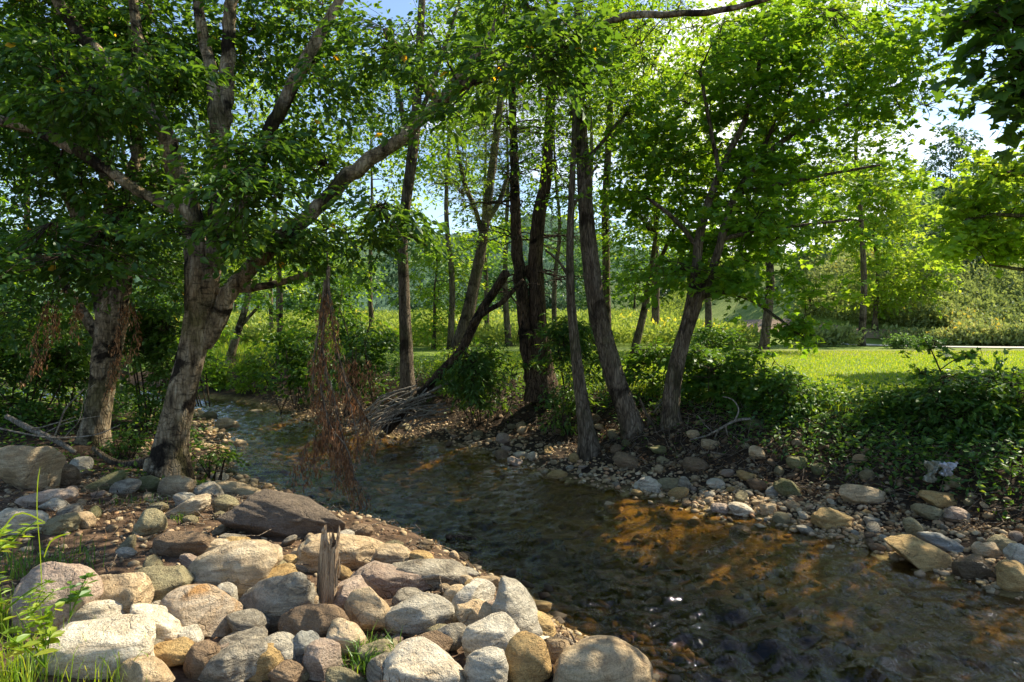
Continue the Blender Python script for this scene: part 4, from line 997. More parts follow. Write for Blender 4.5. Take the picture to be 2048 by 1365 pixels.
back_tree('bank_tree', 'leafy green tree between the thick curved trunk and the pine', 1180, 690, 24, -40, 140, 'leaf_lit', 90, 220, .16, cb=.45)
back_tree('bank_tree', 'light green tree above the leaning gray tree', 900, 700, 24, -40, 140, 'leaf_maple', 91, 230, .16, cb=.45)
back_tree('slope_tree', 'dark green tree below the sky gap right of the spire-shaped one', 2000, 560, 58, 340, 70, 'leaf_blue', 92, 100, .36, cb=.1, L=1.6)
back_tree('slope_tree', 'green tree left of the spire-shaped one on the slope', 1800, 600, 50, 330, 75, 'leaf_far', 93, 110, .32, cb=.1, L=1.5)
back_tree('bank_tree', 'light leafy tree behind the left stem of the pine', 970, 690, 29, 40, 110, 'leaf_lit', 94, 170, .17, cb=.32)
back_tree('bank_tree', 'light leafy tree right behind the right stem of the pine', 1110, 690, 28, 60, 110, 'leaf_far', 95, 170, .17, cb=.3)
rr = np.random.default_rng(77)
for k, px in enumerate([800, 880, 945, 1010, 1080, 1150, 1215, 1280, 1345, 1410, 1475, 1545, 1690]):
    back_tree('woodland_tree', 'bushy bluish green tree in the woodland edge behind the yellow meadow', px+rr.uniform(-12, 12), 642, rr.uniform(64, 84), rr.uniform(440, 530), rr.uniform(46, 66), ['leaf_blue', 'leaf_far'][k % 2], 50+k, 80, .5, WE, .03, L=2.2, nl=24)
for k, px in enumerate([330, 470, 600, 700]):
    back_tree('woodland_tree', 'bushy green tree far beyond the sunny gap left of the straight gray tree', px, 650, rr.uniform(55, 70), rr.uniform(430, 520), rr.uniform(60, 75), 'leaf_far', 70+k, 80, .45, 'far trees beyond the sunny gap', .03, L=2.0)

# pale trunks in the sunny gap
tree('streamside_tree', 'pale leaning trunk with a side fork in the sunny gap upstream', 23, [(462,765,34),(460,725,24),(468,690,19),(480,650,17),(492,610,15),(500,560,12),(505,480,9)], [[(480,655,10),(497,635,8),(515,615,7),(530,590,5)]],
     [(500,540,70,60,.3,1.3,26),(470,600,60,30,.3,1,12)], 'bark_birch', 'leaf_lit', .14, 'dia', 80, n_leaf=22, L=.8, lit=False)
tree('streamside_tree', 'slim upright pale trunk right of the leaning one in the sunny gap', 28, [(544,715,12),(543,670,10),(542,620,10),(541,560,9),(540,480,7)], [], [(545,520,80,60,0,1.5,30)], 'bark_birch', 'leaf_lit', .16, 'dia', 81, n_leaf=22, L=.9, lit=False)

# --- shrubs
def shrub(label, px, bpy_, Y, w, h, leaf, seed, n, lsize=.08, kind='dia', name='shrub', group=None, nl=22, L=.42, tipdown=.35, flat=1.0, nstem=7, bark='bark_twig', bl=None):
    rng = np.random.default_rng(seed); k = Y/F; b = P(px, bpy_, Y)
    root = empty(name, (0, 0, 0), label, 'shrub', group)
    g = Geo(); sk, skr = [], []
    for q in range(nstem):
        e = b+np.array([rng.uniform(-.40, .40)*w*k, rng.uniform(-.35, .35)*w*k, h*k*rng.uniform(.5, .8)])
        s = b+np.array([rng.normal()*.08*w*k, rng.normal()*.08*w*k, -.15])
        u = np.linspace(0, 1, 8)[:, None]; m = (s+e)/2+np.array([rng.normal()*.1*w*k, rng.normal()*.1, .1*h*k])
        p = (1-u)**2*s+2*u*(1-u)*m+u*u*e; r = np.linspace(.012, .004, 8)*max(1, h*k*.6)
        g.tube(p, r, 5, cap=False); sk.append(p); skr.append(r)
    g.build('stems', M[bark], root, True)
    sk = np.vstack(sk); skr = np.concatenate(skr)
    blobs = bl or [(px, bpy_-h*.55, w*.5, h*.46, 0, w*k*.36, n*.7), (px+rng.uniform(-.2, .2)*w, bpy_-h*.75, w*.3, h*.26, -.1, w*k*.25, n*.3)]
    crown(root, rng, Y, sk, skr, blobs, leaf, lsize, kind, n_leaf=nl, L=L, tipdown=tipdown, flat=flat, lit=True)
    return root
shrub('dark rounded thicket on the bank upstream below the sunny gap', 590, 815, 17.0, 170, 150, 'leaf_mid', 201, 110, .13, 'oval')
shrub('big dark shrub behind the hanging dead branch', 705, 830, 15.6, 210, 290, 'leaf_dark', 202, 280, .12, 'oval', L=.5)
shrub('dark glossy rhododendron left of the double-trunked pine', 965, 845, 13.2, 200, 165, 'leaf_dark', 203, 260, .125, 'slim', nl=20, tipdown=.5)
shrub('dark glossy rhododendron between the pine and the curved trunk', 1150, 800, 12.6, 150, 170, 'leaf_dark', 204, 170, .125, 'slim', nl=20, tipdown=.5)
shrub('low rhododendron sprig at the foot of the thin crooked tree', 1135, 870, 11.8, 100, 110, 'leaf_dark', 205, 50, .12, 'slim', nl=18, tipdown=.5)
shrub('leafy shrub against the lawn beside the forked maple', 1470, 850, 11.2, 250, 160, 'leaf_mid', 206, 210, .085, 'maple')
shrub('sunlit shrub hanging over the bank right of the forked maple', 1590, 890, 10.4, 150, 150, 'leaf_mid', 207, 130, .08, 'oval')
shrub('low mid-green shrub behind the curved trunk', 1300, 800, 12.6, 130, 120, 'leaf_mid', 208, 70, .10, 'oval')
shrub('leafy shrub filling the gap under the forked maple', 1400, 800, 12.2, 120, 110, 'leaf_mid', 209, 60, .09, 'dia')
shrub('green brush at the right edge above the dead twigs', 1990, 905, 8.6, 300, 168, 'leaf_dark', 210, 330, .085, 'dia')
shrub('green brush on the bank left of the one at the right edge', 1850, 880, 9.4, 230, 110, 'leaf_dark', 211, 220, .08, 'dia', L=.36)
shrub('thin leafy bush trailing down the bank above the dome boulder', 1740, 900, 9.6, 190, 90, 'leaf_dark', 212, 110, .075, 'dia', L=.36)
shrub('yellow-green bush at the lawn edge behind the branch heap', 890, 790, 15.5, 130, 100, 'leaf_lit', 213, 80, .09, 'dia')
shrub('sunny bush at the bend of the stream', 440, 800, 21, 110, 80, 'leaf_lit', 214, 80, .12, 'dia')
shrub('sunny bush below the slim pale trunk', 500, 790, 20, 90, 80, 'leaf_lit', 215, 60, .12, 'dia')
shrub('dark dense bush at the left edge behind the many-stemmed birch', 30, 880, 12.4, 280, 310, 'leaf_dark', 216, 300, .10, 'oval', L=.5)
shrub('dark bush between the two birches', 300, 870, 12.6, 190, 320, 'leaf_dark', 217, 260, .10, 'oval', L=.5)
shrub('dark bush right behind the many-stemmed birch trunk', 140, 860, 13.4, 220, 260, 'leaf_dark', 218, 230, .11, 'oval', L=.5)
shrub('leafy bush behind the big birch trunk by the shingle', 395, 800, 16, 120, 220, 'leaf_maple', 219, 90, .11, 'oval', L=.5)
shrub('small round clipped-looking bush at the edge of the driveway', 1800, 706, 24.6, 62, 40, 'leaf_far', 220, 70, .10, 'dia', L=.35)
shrub('second smaller bush right of the round one by the driveway', 1850, 706, 24.8, 50, 32, 'leaf_far', 221, 40, .10, 'dia', L=.35)
shrub('green mound of brambles at the far end of the lawn', 1440, 706, 25.4, 170, 52, 'leaf_mid', 222, 150, .13, 'dia', L=.5)
shrub('low greenery at the root of the many-stemmed birch', 250, 920, 9.9, 110, 60, 'leaf_mid', 223, 34, .06, 'dia', L=.3)
shrub('low greenery behind the big birch root', 425, 945, 9.4, 90, 60, 'leaf_mid', 224, 20, .06, 'dia', L=.3)
shrub('low evergreen sprig of big leaves in the dark bank', 1940, 1000, 8.0, 90, 90, 'leaf_mid', 225, 14, .17, 'maple', name='broad_leaved_plant', nl=7, L=.3)
shrub('tiny bright green sprig on the cobble bar', 1508, 978, 8.9, 40, 22, 'leaf_mid', 226, 10, .07, 'oval', name='sprig', nl=8, L=.15)
# sapling at the right: thin stem with a few maple sprays against the lawn
tree('sapling', 'thin maple sapling rising before the lawn near the right edge', 9.2, [(1925,905,7),(1912,840,6),(1895,780,5),(1880,740,4),(1862,700,3),(1850,680,2)], [[(1895,780,4),(1865,755,3),(1840,745,2)],[(1880,740,3),(1910,720,2.5),(1950,708,2)]],
     [(1862,690,30,14,0,.2,7),(1850,748,36,12,0,.25,8),(1935,712,34,10,0,.2,7),(1900,770,36,20,0,.25,8),(1900,830,60,40,0,.4,18)], 'bark_twig', 'leaf_mid', .085, 'maple', 82, n_leaf=9, L=.3, sides=5, cat='sapling')
# ------------------------------------------------------------------ dead wood
def px_tube(g, spec, Y, sides=6, rough=.05, rng=None, jitter=0):
    p, r = path3(spec, Y); p, r = smooth_path(p, r, .08)
    if jitter and rng is not None: p = p+np.cumsum(rng.normal(size=p.shape), 0)*jitter
    g.tube(p, r, sides, rough, rng); return p, r
rng = np.random.default_rng(301)
# hanging dead branch with brown leaves
root = empty('dead_branch', (0, 0, 0), 'broken dead branch of brown leaves hanging from the birch bough down to the stream', 'dead branch')
g = Geo(); lf = Geo()
main = [[(658,534,9),(652,600,8),(645,680,8),(640,760,7),(655,830,7),(672,890,6),(700,950,4),(722,985,2)],
        [(655,540,7),(662,620,6),(672,690,5),(690,760,5),(705,830,4),(715,880,3)],
        [(650,560,6),(640,640,5),(628,720,4),(626,790,3)],[(645,690,5),(655,760,5),(675,830,5),(690,900,4),(712,960,3),(735,990,2)],
        [(640,770,5),(660,850,5),(690,890,4),(705,930,3)],[(655,830,4),(640,880,3),(625,920,2)],[(690,760,4),(720,810,3),(740,850,2),(752,880,1.5)],
        [(664,860,2),(620,880,1.5),(590,930,1)],[(660,760,4),(680,850,4),(700,930,2)]]
strand = []
for m in main:
    p, r = px_tube(g, m, 7.9+rng.normal()*.12, 5, .05, rng); strand.append(p)
allp = np.vstack(strand)
n = 560; k = rng.integers(0, len(allp), n); k = k[allp[k][:, 2] < P(0, 560, 7.9)[2]]
base = allp[k]; n = len(base)
D = nrm(np.stack([rng.normal(size=n)*.24, rng.normal(size=n)*.24, -np.ones(n)], 1)); Ls = .16+.22*rng.random(n)
g.tubes(np.stack([base, base+D*Ls[:, None]*.5+rng.normal(size=(n, 3))*.01, base+D*Ls[:, None]], 1), np.tile([.003, .0025, .0015], (n, 1)), 3)
w = np.exp(-((base[:, 2]-P(0, 880, 7.9)[2])/.42)**2)*.7+.42
keep = rng.random(n) < w
def hang_leaves(lf, base, D, Ls, nl, size):
    n = len(base); t = .1+.9*rng.random((n, nl)); pos = base[:, None]+D[:, None]*(t*Ls[:, None])[..., None]+rng.normal(size=(n, nl, 3))*.022
    ax = -UP+rng.normal(size=(n, nl, 3))*.33; nm = rng.normal(size=(n, nl, 3))
    leaves(lf, rng, pos.reshape(-1, 3), ax.reshape(-1, 3), nm.reshape(-1, 3), size*(.6+.6*rng.random(n*nl)), 'curl', None)
hang_leaves(lf, base[keep], D[keep], Ls[keep], 9, .07)
br = g.build('branch', M['bark_dead'], root, True); lf.build('dead_leaves', M['leaf_dead'], br, False, True)
def dead_cluster(label, spots, Y, name='dead_twig'):
    root = empty(name, (0, 0, 0), label, 'dead branch'); g = Geo(); lf = Geo()
    for spec in spots:
        p, r = px_tube(g, spec, Y, 4, .05, rng); k = rng.integers(len(p)//3, len(p), 16); b = p[k]; n = len(b)
        D = nrm(np.stack([rng.normal(size=n)*.3, rng.normal(size=n)*.3, -np.ones(n)], 1)); Ls = .14+.2*rng.random(n)
        g.tubes(np.stack([b, b+D*Ls[:, None]], 1), np.tile([.0025, .0015], (n, 1)), 3); hang_leaves(lf, b, D, Ls, 9, .07)
    br = g.build('twigs', M['bark_twig'], root, True); lf.build('dead_leaves', M['leaf_dead'], br, False, True)
dead_cluster('brown dead leaves drooping left of the many-stemmed birch trunk', [[(128,520,4),(118,580,3),(105,640,2)],[(118,560,3),(90,620,2),(70,690,1.5)],[(120,590,3),(104,650,2),(62,740,1.5)],[(125,540,3),(150,600,2),(152,640,1.5)]], 9.2)
dead_cluster('brown dead leaves hanging down the front of the many-stemmed birch trunk', [[(243,550,3),(246,600,3),(240,660,2),(225,740,1.5)],[(243,590,3),(235,680,2),(218,765,1.5)],[(245,560,3),(275,640,2),(262,690,1.5)]], 9.4)
dead_cluster('small bunches of brown leaves right of the big hanging dead branch', [[(712,690,2),(712,740,2),(712,780,1.5)],[(730,690,2),(735,730,2),(745,770,1.5)],[(705,700,2),(704,740,1.5)]], 8.6)
# leaning dead trunk propped on the pine, with the bleached branch heap at its foot
root = empty('propped_dead_tree', (0, 0, 0), 'dark bare dead trunk propped diagonally against the double-trunked pine', 'dead tree'); g = Geo()
px_tube(g, [(770,862,30),(800,832,26),(850,782,24),(885,742,23),(922,702,22),(942,662,22),(966,618,22),(990,580,22),(1014,545,24)], 13.0, 10, .08, rng); g.build('trunk', M['bark_dark'], root, True)
for spec in ([(942,648,14),(975,622,12),(1005,605,12),(1028,580,10),(1046,560,8)], [(926,698,8),(940,720,6),(965,760,4),(990,790,3)], [(1000,570,5),(1040,620,4),(1035,680,3)], [(985,590,6),(1000,560,5),(1030,548,4)]):
    g = Geo(); px_tube(g, spec, 12.9, 6, .08, rng); g.build('limb', M['bark_dark'], root, True)
root = empty('dead_treetop', (0, 0, 0), 'fallen bleached treetop with many bare arching branches at the waterline', 'dead branch'); g = Geo()
for k in range(46):
    x0, y0 = rng.uniform(780, 905), rng.uniform(770, 840); x1, y1 = rng.uniform(690, 830), rng.uniform(835, 885)
    if x1 > x0-30: x1 = x0-60
    px_tube(g, [(x0,y0,4.2),((x0+x1)/2+rng.normal()*8,(y0+y1)/2-rng.uniform(0,24),3.4),(x1,y1,1.8)], 12.9+rng.normal()*.35, 4, .05, rng, .004)
g.build('branches', M['bark_white'], root, True)
g = Geo(); px_tube(g, [(905,762,9),(850,786,9),(790,810,8),(740,850,6)], 13.0, 6, .06, rng); g.build('stem', M['bark_white'], root, True)
def deadwood(name, label, specs, Y, mat='bark_white', sides=8, cat='dead branch', jitter=.004):
    root = empty(name, (0, 0, 0), label, cat)
    for k, sp in enumerate(specs):
        g = Geo(); px_tube(g, sp, Y+(0 if k == 0 else rng.normal()*.06), sides if k == 0 else 5, .07, rng, jitter if k else 0)
        g.build('stem' if k == 0 else 'branch', M[mat], root, True)
deadwood('fallen_log', 'pale fallen log sloping down behind the big smooth tan boulder', [[(12,832,12),(60,858,14),(110,880,13),(150,905,10)],[(60,858,4),(110,850,3),(150,838,2)],[(105,880,4),(130,820,4),(165,780,3)]], 9.4)
deadwood('fallen_log', 'brown mossy log lying between the two birches', [[(185,895,10),(215,918,16),(245,930,20),(290,925,24),(320,915,22)]], 9.1, 'bark_gray', 10)
deadwood('dead_branch', 'thin gray branch lying across the left edge above the pale log', [[(-10,855,5),(50,868,4),(110,876,4),(190,870,3),(240,850,2)],[(80,872,3),(130,850,2),(200,835,1.5)],[(130,873,2.5),(160,840,2),(175,780,1.5),(190,770,1)]], 9.2)
deadwood('dead_branch', 'bare white branch fanning out under the shrub beside the forked maple', [[(1500,838,7),(1470,842,7),(1440,858,6),(1412,872,4),(1380,880,2)],[(1468,842,5),(1475,820,4),(1462,800,3),(1440,795,2)],[(1440,858,4),(1428,880,3),(1436,905,2)],[(1452,850,4),(1460,878,3),(1490,890,2)],[(1425,866,3),(1410,850,2),(1395,830,1.5)]], 10.1)
deadwood('dead_branch', 'gray root-like branch snaking over the bank above the cobble bar', [[(1420,905,5),(1480,915,5),(1530,926,6),(1570,930,5),(1560,955,3)],[(1500,920,3),(1540,915,2),(1590,925,1.5)]], 9.6, 'bark_dead')
deadwood('dead_branch', 'heap of bare gray twigs at the right edge behind the cobble bar', [[(2070,965,5),(2010,985,4),(1950,990,3),(1925,1005,2)]]+[[(2060+rng.uniform(-10,20),960+rng.uniform(-25,40),3),(1990+rng.uniform(-30,30),980+rng.uniform(-30,40),2.4),(1920+rng.uniform(-20,60),990+rng.uniform(-30,60),1.4)] for _ in range(16)], 7.6, 'bark_dead')
deadwood('dead_branch', 'bleached twigs at the left foot of the forked maple', [[(1300,835,4),(1320,810,4),(1340,790,3)]]+[[(1300+rng.uniform(0,40),830+rng.uniform(-20,20),2.4),(1325+rng.uniform(-15,15),810,2),(1345+rng.uniform(-10,10),785+rng.uniform(-20,20),1.4)] for _ in range(10)], 11.4, 'bark_white')
deadwood('dead_branch', 'thin whitish twig crossing in front of the many-stemmed birch', [[(-20,528,5),(60,534,5),(150,540,5),(230,536,5),(290,555,5),(350,568,3)],[(230,536,3),(300,548,2),(330,560,1.5)]], 8.0, 'bark_dead')
deadwood('hanging_root', 'bare hanging roots beside the foot of the curved trunk', [[(1280,800,8),(1300,845,7),(1312,880,6),(1306,915,4)],[(1300,840,5),(1325,880,4),(1330,905,2)],[(1296,835,5),(1290,880,4),(1288,915,3)]], 10.9, 'bark_gray')
deadwood('driftwood', 'dark sunken log lying just under the surface in mid stream', [[(892,1074,11),(915,1076,15),(940,1080,15),(968,1086,10)]], EYE*F/(1078-HZ)+.02, 'bark_dark', 10)
deadwood('driftwood', 'gray driftwood stub with a broken side twig by the water', [[(1088,1266,14),(1110,1275,22),(1140,1290,26),(1172,1302,22)],[(1150,1286,6),(1146,1270,5),(1138,1258,3)]], ground_hit(1125,1290)[1]-.02, 'bark_dead', 10)
# splintered post
b = ground_hit(655, 1222); Yp = b[1]; kx = Yp/F
n = 26; th = np.linspace(0, 6.283, n, endpoint=False); prof = 1+.10*rng.normal(size=n)
rows = []
for t in np.linspace(0, 1, 22):
    c = P(655+10*t-4*math.sin(3*t), 1235-185*t, Yp); rad = 19*kx*(1.08-.12*t+.03*math.sin(7*t))
    top = (.80+.13*np.sin(th*2+1)+.09*rng.random(n))
    zz = np.minimum(t, top) if t < .9 else np.minimum(t, top+.02)
    rr_ = rad*prof*(1+.03*rng.normal(size=n))*np.where(t > top-.02, .8, 1)
    V = np.stack([c[0]+rr_*np.cos(th), c[1]+rr_*np.sin(th)*.8, np.full(n, P(0, 1235, Yp)[2])+zz*185*kx], 1); rows.append(V)
rows.append(np.tile(rows[-1].mean(0)-UP*.12, (n, 1)))
V = np.vstack(rows); i = np.arange(len(rows)-1)[:, None]*n; j = np.arange(n)[None]; kk = (j+1) % n
Q = np.stack([i+j, i+kk, i+n+kk, i+n+j], -1).reshape(-1, 4)
s_ = NT('splintered_wood'); nn = s_.noise(s_.coord('Object', (70, 70, 3.5)), 1.0, 5, .65, .6)
mw = s_.done(s_.bsdf(s_.ramp(nn, [(.3, (.10, .065, .04)), (.48, (.38, .27, .17)), (.7, (.64, .49, .33))]), .9, s_.bump(nn, 1.0, .03), .1))
root = empty('wood_post', b, 'splintered weathered wooden post standing upright among the boulders', 'post')
o = mk('post_body', V-b, None, Q, mw, root, None, False)
g = Geo()
for k in range(26):
    a = rng.uniform(0, 6.28); r0 = 17*kx*rng.uniform(.5, 1.05); z0 = rng.uniform(.35, .78); z1 = z0+rng.uniform(.12, .34); c = P(659, 1235, Yp)
    p0 = np.array([c[0]+r0*math.cos(a), c[1]+r0*math.sin(a)*.8, c[2]+z0*185*kx]); p1 = p0+np.array([rng.normal()*.012, rng.normal()*.01, (z1-z0)*185*kx])
    g.tube(np.array([p0, (p0+p1)/2+rng.normal(size=3)*.003, p1])-b, [.008, .007, .0015], 4)
g.build('splinters', mw, root, False)
# white scraps caught in the twigs
def rag(label, px, py, Y, w, h, seed, mat):
    rg = np.random.default_rng(seed); n, m = 16, 22; u, v = np.meshgrid(np.linspace(-.5, .5, n), np.linspace(0, 1, m)); k = Y/F
    x = u*w*k*(1.1-.75*v)*(1+.25*np.sin(v*9)); z = -v*h*k; yy = .03*np.sin(u*17+v*6)+.025*np.sin(u*31-v*9)+.05*v
    V = np.stack([x+.02*np.sin(v*7+u*3), yy, z], -1).reshape(-1, 3)+rg.normal(size=(n*m, 3))*.004
    i = np.arange(m-1)[:, None]*n; j = np.arange(n-1)[None]; Q = np.stack([i+j, i+j+1, i+n+j+1, i+n+j], -1).reshape(-1, 4)
    c = P(px, py-h/2, Y); o = mk('plastic_scrap', V, None, Q, mat, None, None, True); o.location = [float(q) for q in c]
    md = o.modifiers.new('solid', 'SOLIDIFY'); md.thickness = .003
    tag(o, label, 'litter')
rag('dirty white plastic scrap with a trailing tail caught in the bank twigs', 1865, 945, ground_hit(1865, 960)[1]-.22, 26, 46, 5, simple_mat('dirty_plastic', (.36, .36, .30), (.17, .18, .12), 14, .5))
rag('clean white crumpled plastic scrap beside the big-leaved plant', 1897, 940, ground_hit(1897, 952)[1]-.22, 30, 28, 6, simple_mat('white_plastic', (.58, .59, .62), (.42, .43, .47), 14, .4))

# ------------------------------------------------------------------ ground plants, litter and grass
rng = np.random.default_rng(401)
def on_right(n, d0, d1, i0=3, i1=23, spread=5.2):
    x, y = near_line(RBa, n, spread, i0, i1); i, a, b = region(x, y); k = (~i) & (b < a) & (b > d0) & (b < d1)
    return x[k], y[k], b[k]
# leaf litter
x, y, d = on_right(42000, .9, 3.4); g = Geo(); n = len(x)
leaves(g, rng, np.stack([x, y, height(x, y)+.012+.02*rng.random(n)], 1), rng.normal(size=(n, 3))*np.array([1, 1, .3]), UP+rng.normal(size=(n, 3))*.5, .04+.05*rng.random(n), 'curl')
x = rng.uniform(-8.5, .6, 9000); y = rng.uniform(3.2, 12.5, 9000); i, a, b = region(x, y); k = (~i) & (a < b) & (a > .3); x, y = x[k], y[k]; n = len(x)
leaves(g, rng, np.stack([x, y, height(x, y)+.01+.015*rng.random(n)], 1), rng.normal(size=(n, 3))*np.array([1, 1, .25]), UP+rng.normal(size=(n, 3))*.5, .025+.04*rng.random(n), 'curl')
tag(g.build('leaf_litter', M['litter'], None, False, True), kind='stuff')
# twigs and rootlets on the banks
g = Geo(); x, y, d = on_right(5200, .8, 3.0); n = len(x)
p0 = np.stack([x, y, height(x, y)+.02], 1); a = rng.uniform(0, 6.28, n); L = .12+.45*rng.random(n)**2; dirv = np.stack([np.cos(a), np.sin(a)], 1)
def drape(p, f): q = p.copy(); q[:, :2] += dirv*(L*f)[:, None]+rng.normal(size=(len(p), 2))*.03; q[:, 2] = height(q[:, 0], q[:, 1])+.02+.07*rng.random(len(p)); return q
g.tubes(np.stack([p0, drape(p0, .35), drape(p0, .7), drape(p0, 1.0)], 1), np.tile([.006, .005, .004, .002], (n, 1))*(.6+.8*rng.random((n, 1))), 4)
x = rng.uniform(-8.5, 0, 700); y = rng.uniform(4, 11.5, 700); i, a_, b_ = region(x, y); k = (~i) & (a_ < b_) & (a_ > .3); x, y = x[k], y[k]; n = len(x)
p0 = np.stack([x, y, height(x, y)+.015], 1); a = rng.uniform(0, 6.28, n); L = .1+.4*rng.random(n)**2; dirv = np.stack([np.cos(a), np.sin(a)], 1)
g.tubes(np.stack([p0, drape(p0, .35), drape(p0, .7), drape(p0, 1.0)], 1), np.tile([.005, .004, .003, .002], (n, 1)), 4)
tag(g.build('twig_litter', M['bark_dead'], None, True), kind='stuff')
# green ground cover on the bank
g = Geo(); x, y, d = on_right(110000, 1.2, 3.7)
den = .5+.5*wob(x, y, 1.15, 5)+.35*sm((x-2.5)/2.5)+.25*sm((d-2.2)/1)-.12; den = den*(.10+.90*sm((d-1.75+.6*sm((x-2.6)/1.4))/.6)); k = rng.random(len(x)) < np.clip(den, 0.03, 1)
x, y, d = x[k], y[k], d[k]; n = len(x); p = np.stack([x, y, height(x, y)+.02+.30*rng.random(n)**1.7*np.clip(den[k], .2, 1)], 1); m = lit_mask(p) | (rng.random(n) < .6); p = p[m]; n = len(p)
leaves(g, rng, p, rng.normal(size=(n, 3))*np.array([1, 1, .4])-UP*.2, UP+rng.normal(size=(n, 3))*.5+np.array([0, -.3, 0]), .045+.055*rng.random(n), 'dia')
tag(g.build('bank_undergrowth', M['leaf_dark'], None, False, True), kind='stuff')
# taller weeds, dead stalks and snags that break up the bank cover
g = Geo(); x, y, d = on_right(9000, 1.7, 3.3); k = rng.random(len(x)) < np.clip(.45+.6*wob(x, y, 1.4, 11), 0, 1); x, y = x[k], y[k]; z = height(x, y); n = len(x)
hh = .12+.38*rng.random(n)**2; m = 5; t = np.linspace(.3, 1, m)[None]; ln = rng.normal(size=(n, 2))*.25
pos = np.stack([x[:, None]+ln[:, :1]*t*hh[:, None], y[:, None]+ln[:, 1:]*t*hh[:, None], z[:, None]+t*hh[:, None]], -1)
ax = rng.normal(size=(n, m, 3)); ax[..., 2] = ax[..., 2]*.3+.25
leaves(g, rng, pos.reshape(-1, 3), ax.reshape(-1, 3), UP+rng.normal(size=(n*m, 3))*.6, .05+.09*rng.random(n*m), 'slim')
tag(g.build('bank_weeds', M['leaf_mid'], None, False, True), kind='stuff')
g = Geo(); x, y, d = on_right(900, 1.2, 3.0); z = height(x, y); n = len(x); p0 = np.stack([x, y, z-.02], 1); e = p0+np.stack([rng.normal(size=n)*.22, rng.normal(size=n)*.22, .06+.3*rng.random(n)], 1); mdl = (p0+e)/2+rng.normal(size=(n, 3))*.04
g.tubes(np.stack([p0, mdl, e], 1), np.tile([.006, .0045, .002], (n, 1))*(.6+.8*rng.random((n, 1))), 4)
tag(g.build('dead_stalks', M['bark_dead'], None, True), kind='stuff')
# left understorey cover
g = Geo(); x = rng.uniform(-12, -2.5, 26000); y = rng.uniform(8.3, 17, 26000); i, a, b = region(x, y); den = .5+.5*wob(x, y, .9, 2)+.4*sm((y-10.3)/2)-.2
k = (~i) & (a < b) & (a > .45) & (rng.random(len(x)) < den); x, y = x[k], y[k]; n = len(x)
leaves(g, rng, np.stack([x, y, height(x, y)+.03+.4*rng.random(n)**1.5*sm((y-9)/2.5)], 1), rng.normal(size=(n, 3))*np.array([1, 1, .4]), UP+rng.normal(size=(n, 3))*.6, .05+.05*rng.random(n), 'dia')
tag(g.build('undergrowth', M['leaf_mid'], None, False, True), kind='stuff')
# lawn blades
def blades(g, x, y, h, lean=.35, w=.006, z=None):
    n = len(x); z = height(x, y) if z is None else z; a = rng.uniform(0, 6.28, n); dx, dy = np.cos(a), np.sin(a); b = rng.uniform(0, 6.28, n)
    ln = lean*h*rng.random(n)
    p0 = np.stack([x-dy*w, y+dx*w, z-.01], 1); p1 = np.stack([x+dy*w, y-dx*w, z-.01], 1)
    mx = np.stack([x+np.cos(b)*ln*.35, y+np.sin(b)*ln*.35, z+h*.6], 1); o = np.stack([-dy*w*.7, dx*w*.7, dx*0], 1)
    tp = np.stack([x+np.cos(b)*ln, y+np.sin(b)*ln, z+h*(1-.25*rng.random(n))], 1)
    V = np.stack([p0, p1, mx+o, mx-o, tp], 1).reshape(-1, 3); k = np.arange(n)[:, None]*5
    g.add(V, np.hstack([k+3, k+2, k+4]), np.hstack([k, k+1, k+3, k+2]), np.repeat(rng.random(n), 5))
g = Geo(); x, y, d = on_right(52000, 2.75, 6.0, 3, 20, 7.0); k = (x > -3); x, y, d = x[k], y[k], d[k]
blades(g, x, y, (.05+.07*rng.random(len(x)))*(1+1.3*np.exp(-((d-2.95)/.35)**2)), .6, .006)
n = 60000; x = rng.uniform(-2, 22, n); y = rng.uniform(12.5, 22.6, n); i, a, b = region(x, y); k = (~i) & (b < a) & (b > 4) & (x < .95*y); blades(g, x[k], y[k], .025+.045*rng.random(k.sum()), .9, .010)
n = 9000; x = rng.uniform(-11, -5, n); y = rng.uniform(22, 36, n); k = ~in_poly(x, y); blades(g, x[k], y[k], .12+.2*rng.random(k.sum()), .7, .012)
tag(g.build('grass', M['grass'], None, False, True), kind='stuff')
# goldenrod meadow
def meadow(name, x, y, mat, hgt, lw):
    g = Geo(); z = height(x, y); n = len(x); nl = 7
    t = np.linspace(.2, 1.0, nl)[None]*(hgt*(.35+.45*rng.random(n)+.55*np.clip(.5+.6*wob(x, y, .7, 4), 0, 1)))[:, None]
    pos = np.stack([x[:, None]+rng.normal(size=(n, nl))*.12, y[:, None]+rng.normal(size=(n, nl))*.12, z[:, None]+t], -1)
    ax = rng.normal(size=(n, nl, 3))*.6; ax[..., 2] += .5; yel = rng.random(n)*.5+.5*(.5+.5*wob(x, y, .35, 3)) > .80
    pt = np.clip(.5+.5*wob(x, y, .55, 9)+.18*rng.normal(size=n), 0, 1); rn = (rng.random((n, nl))*.42+.40*pt[:, None])*.95; rn[:, -1] = np.where(yel, .84+.16*rng.random(n), rn[:, -1]); rn[:, -2] = np.where(yel, .82+.15*rng.random(n), rn[:, -2])
    leaves(g, rng, pos.reshape(-1, 3), ax.reshape(-1, 3), rng.normal(size=(n*nl, 3)), lw*(.6+.8*rng.random(n*nl)), 'dia', rn.ravel())
    tag(g.build(name, M[mat], None, False, True), kind='stuff')
n = 24000; x = rng.uniform(-26, 24, n); y = 27+36*rng.random(n)**1.3; k = (np.abs(x) < .75*y) & ~((x > 10) & (y < 50)); meadow('goldenrod_meadow', x[k], y[k], 'meadow', .78, .20)
n = 28000; y = 26.2+30*rng.random(n)**1.5; x = y*rng.uniform(.42, .84, n); k = (y > 26.4) & (seg_dist(x, y, DRIVE) > 1.5) & (seg_dist(x, y, MULCH) > .9)
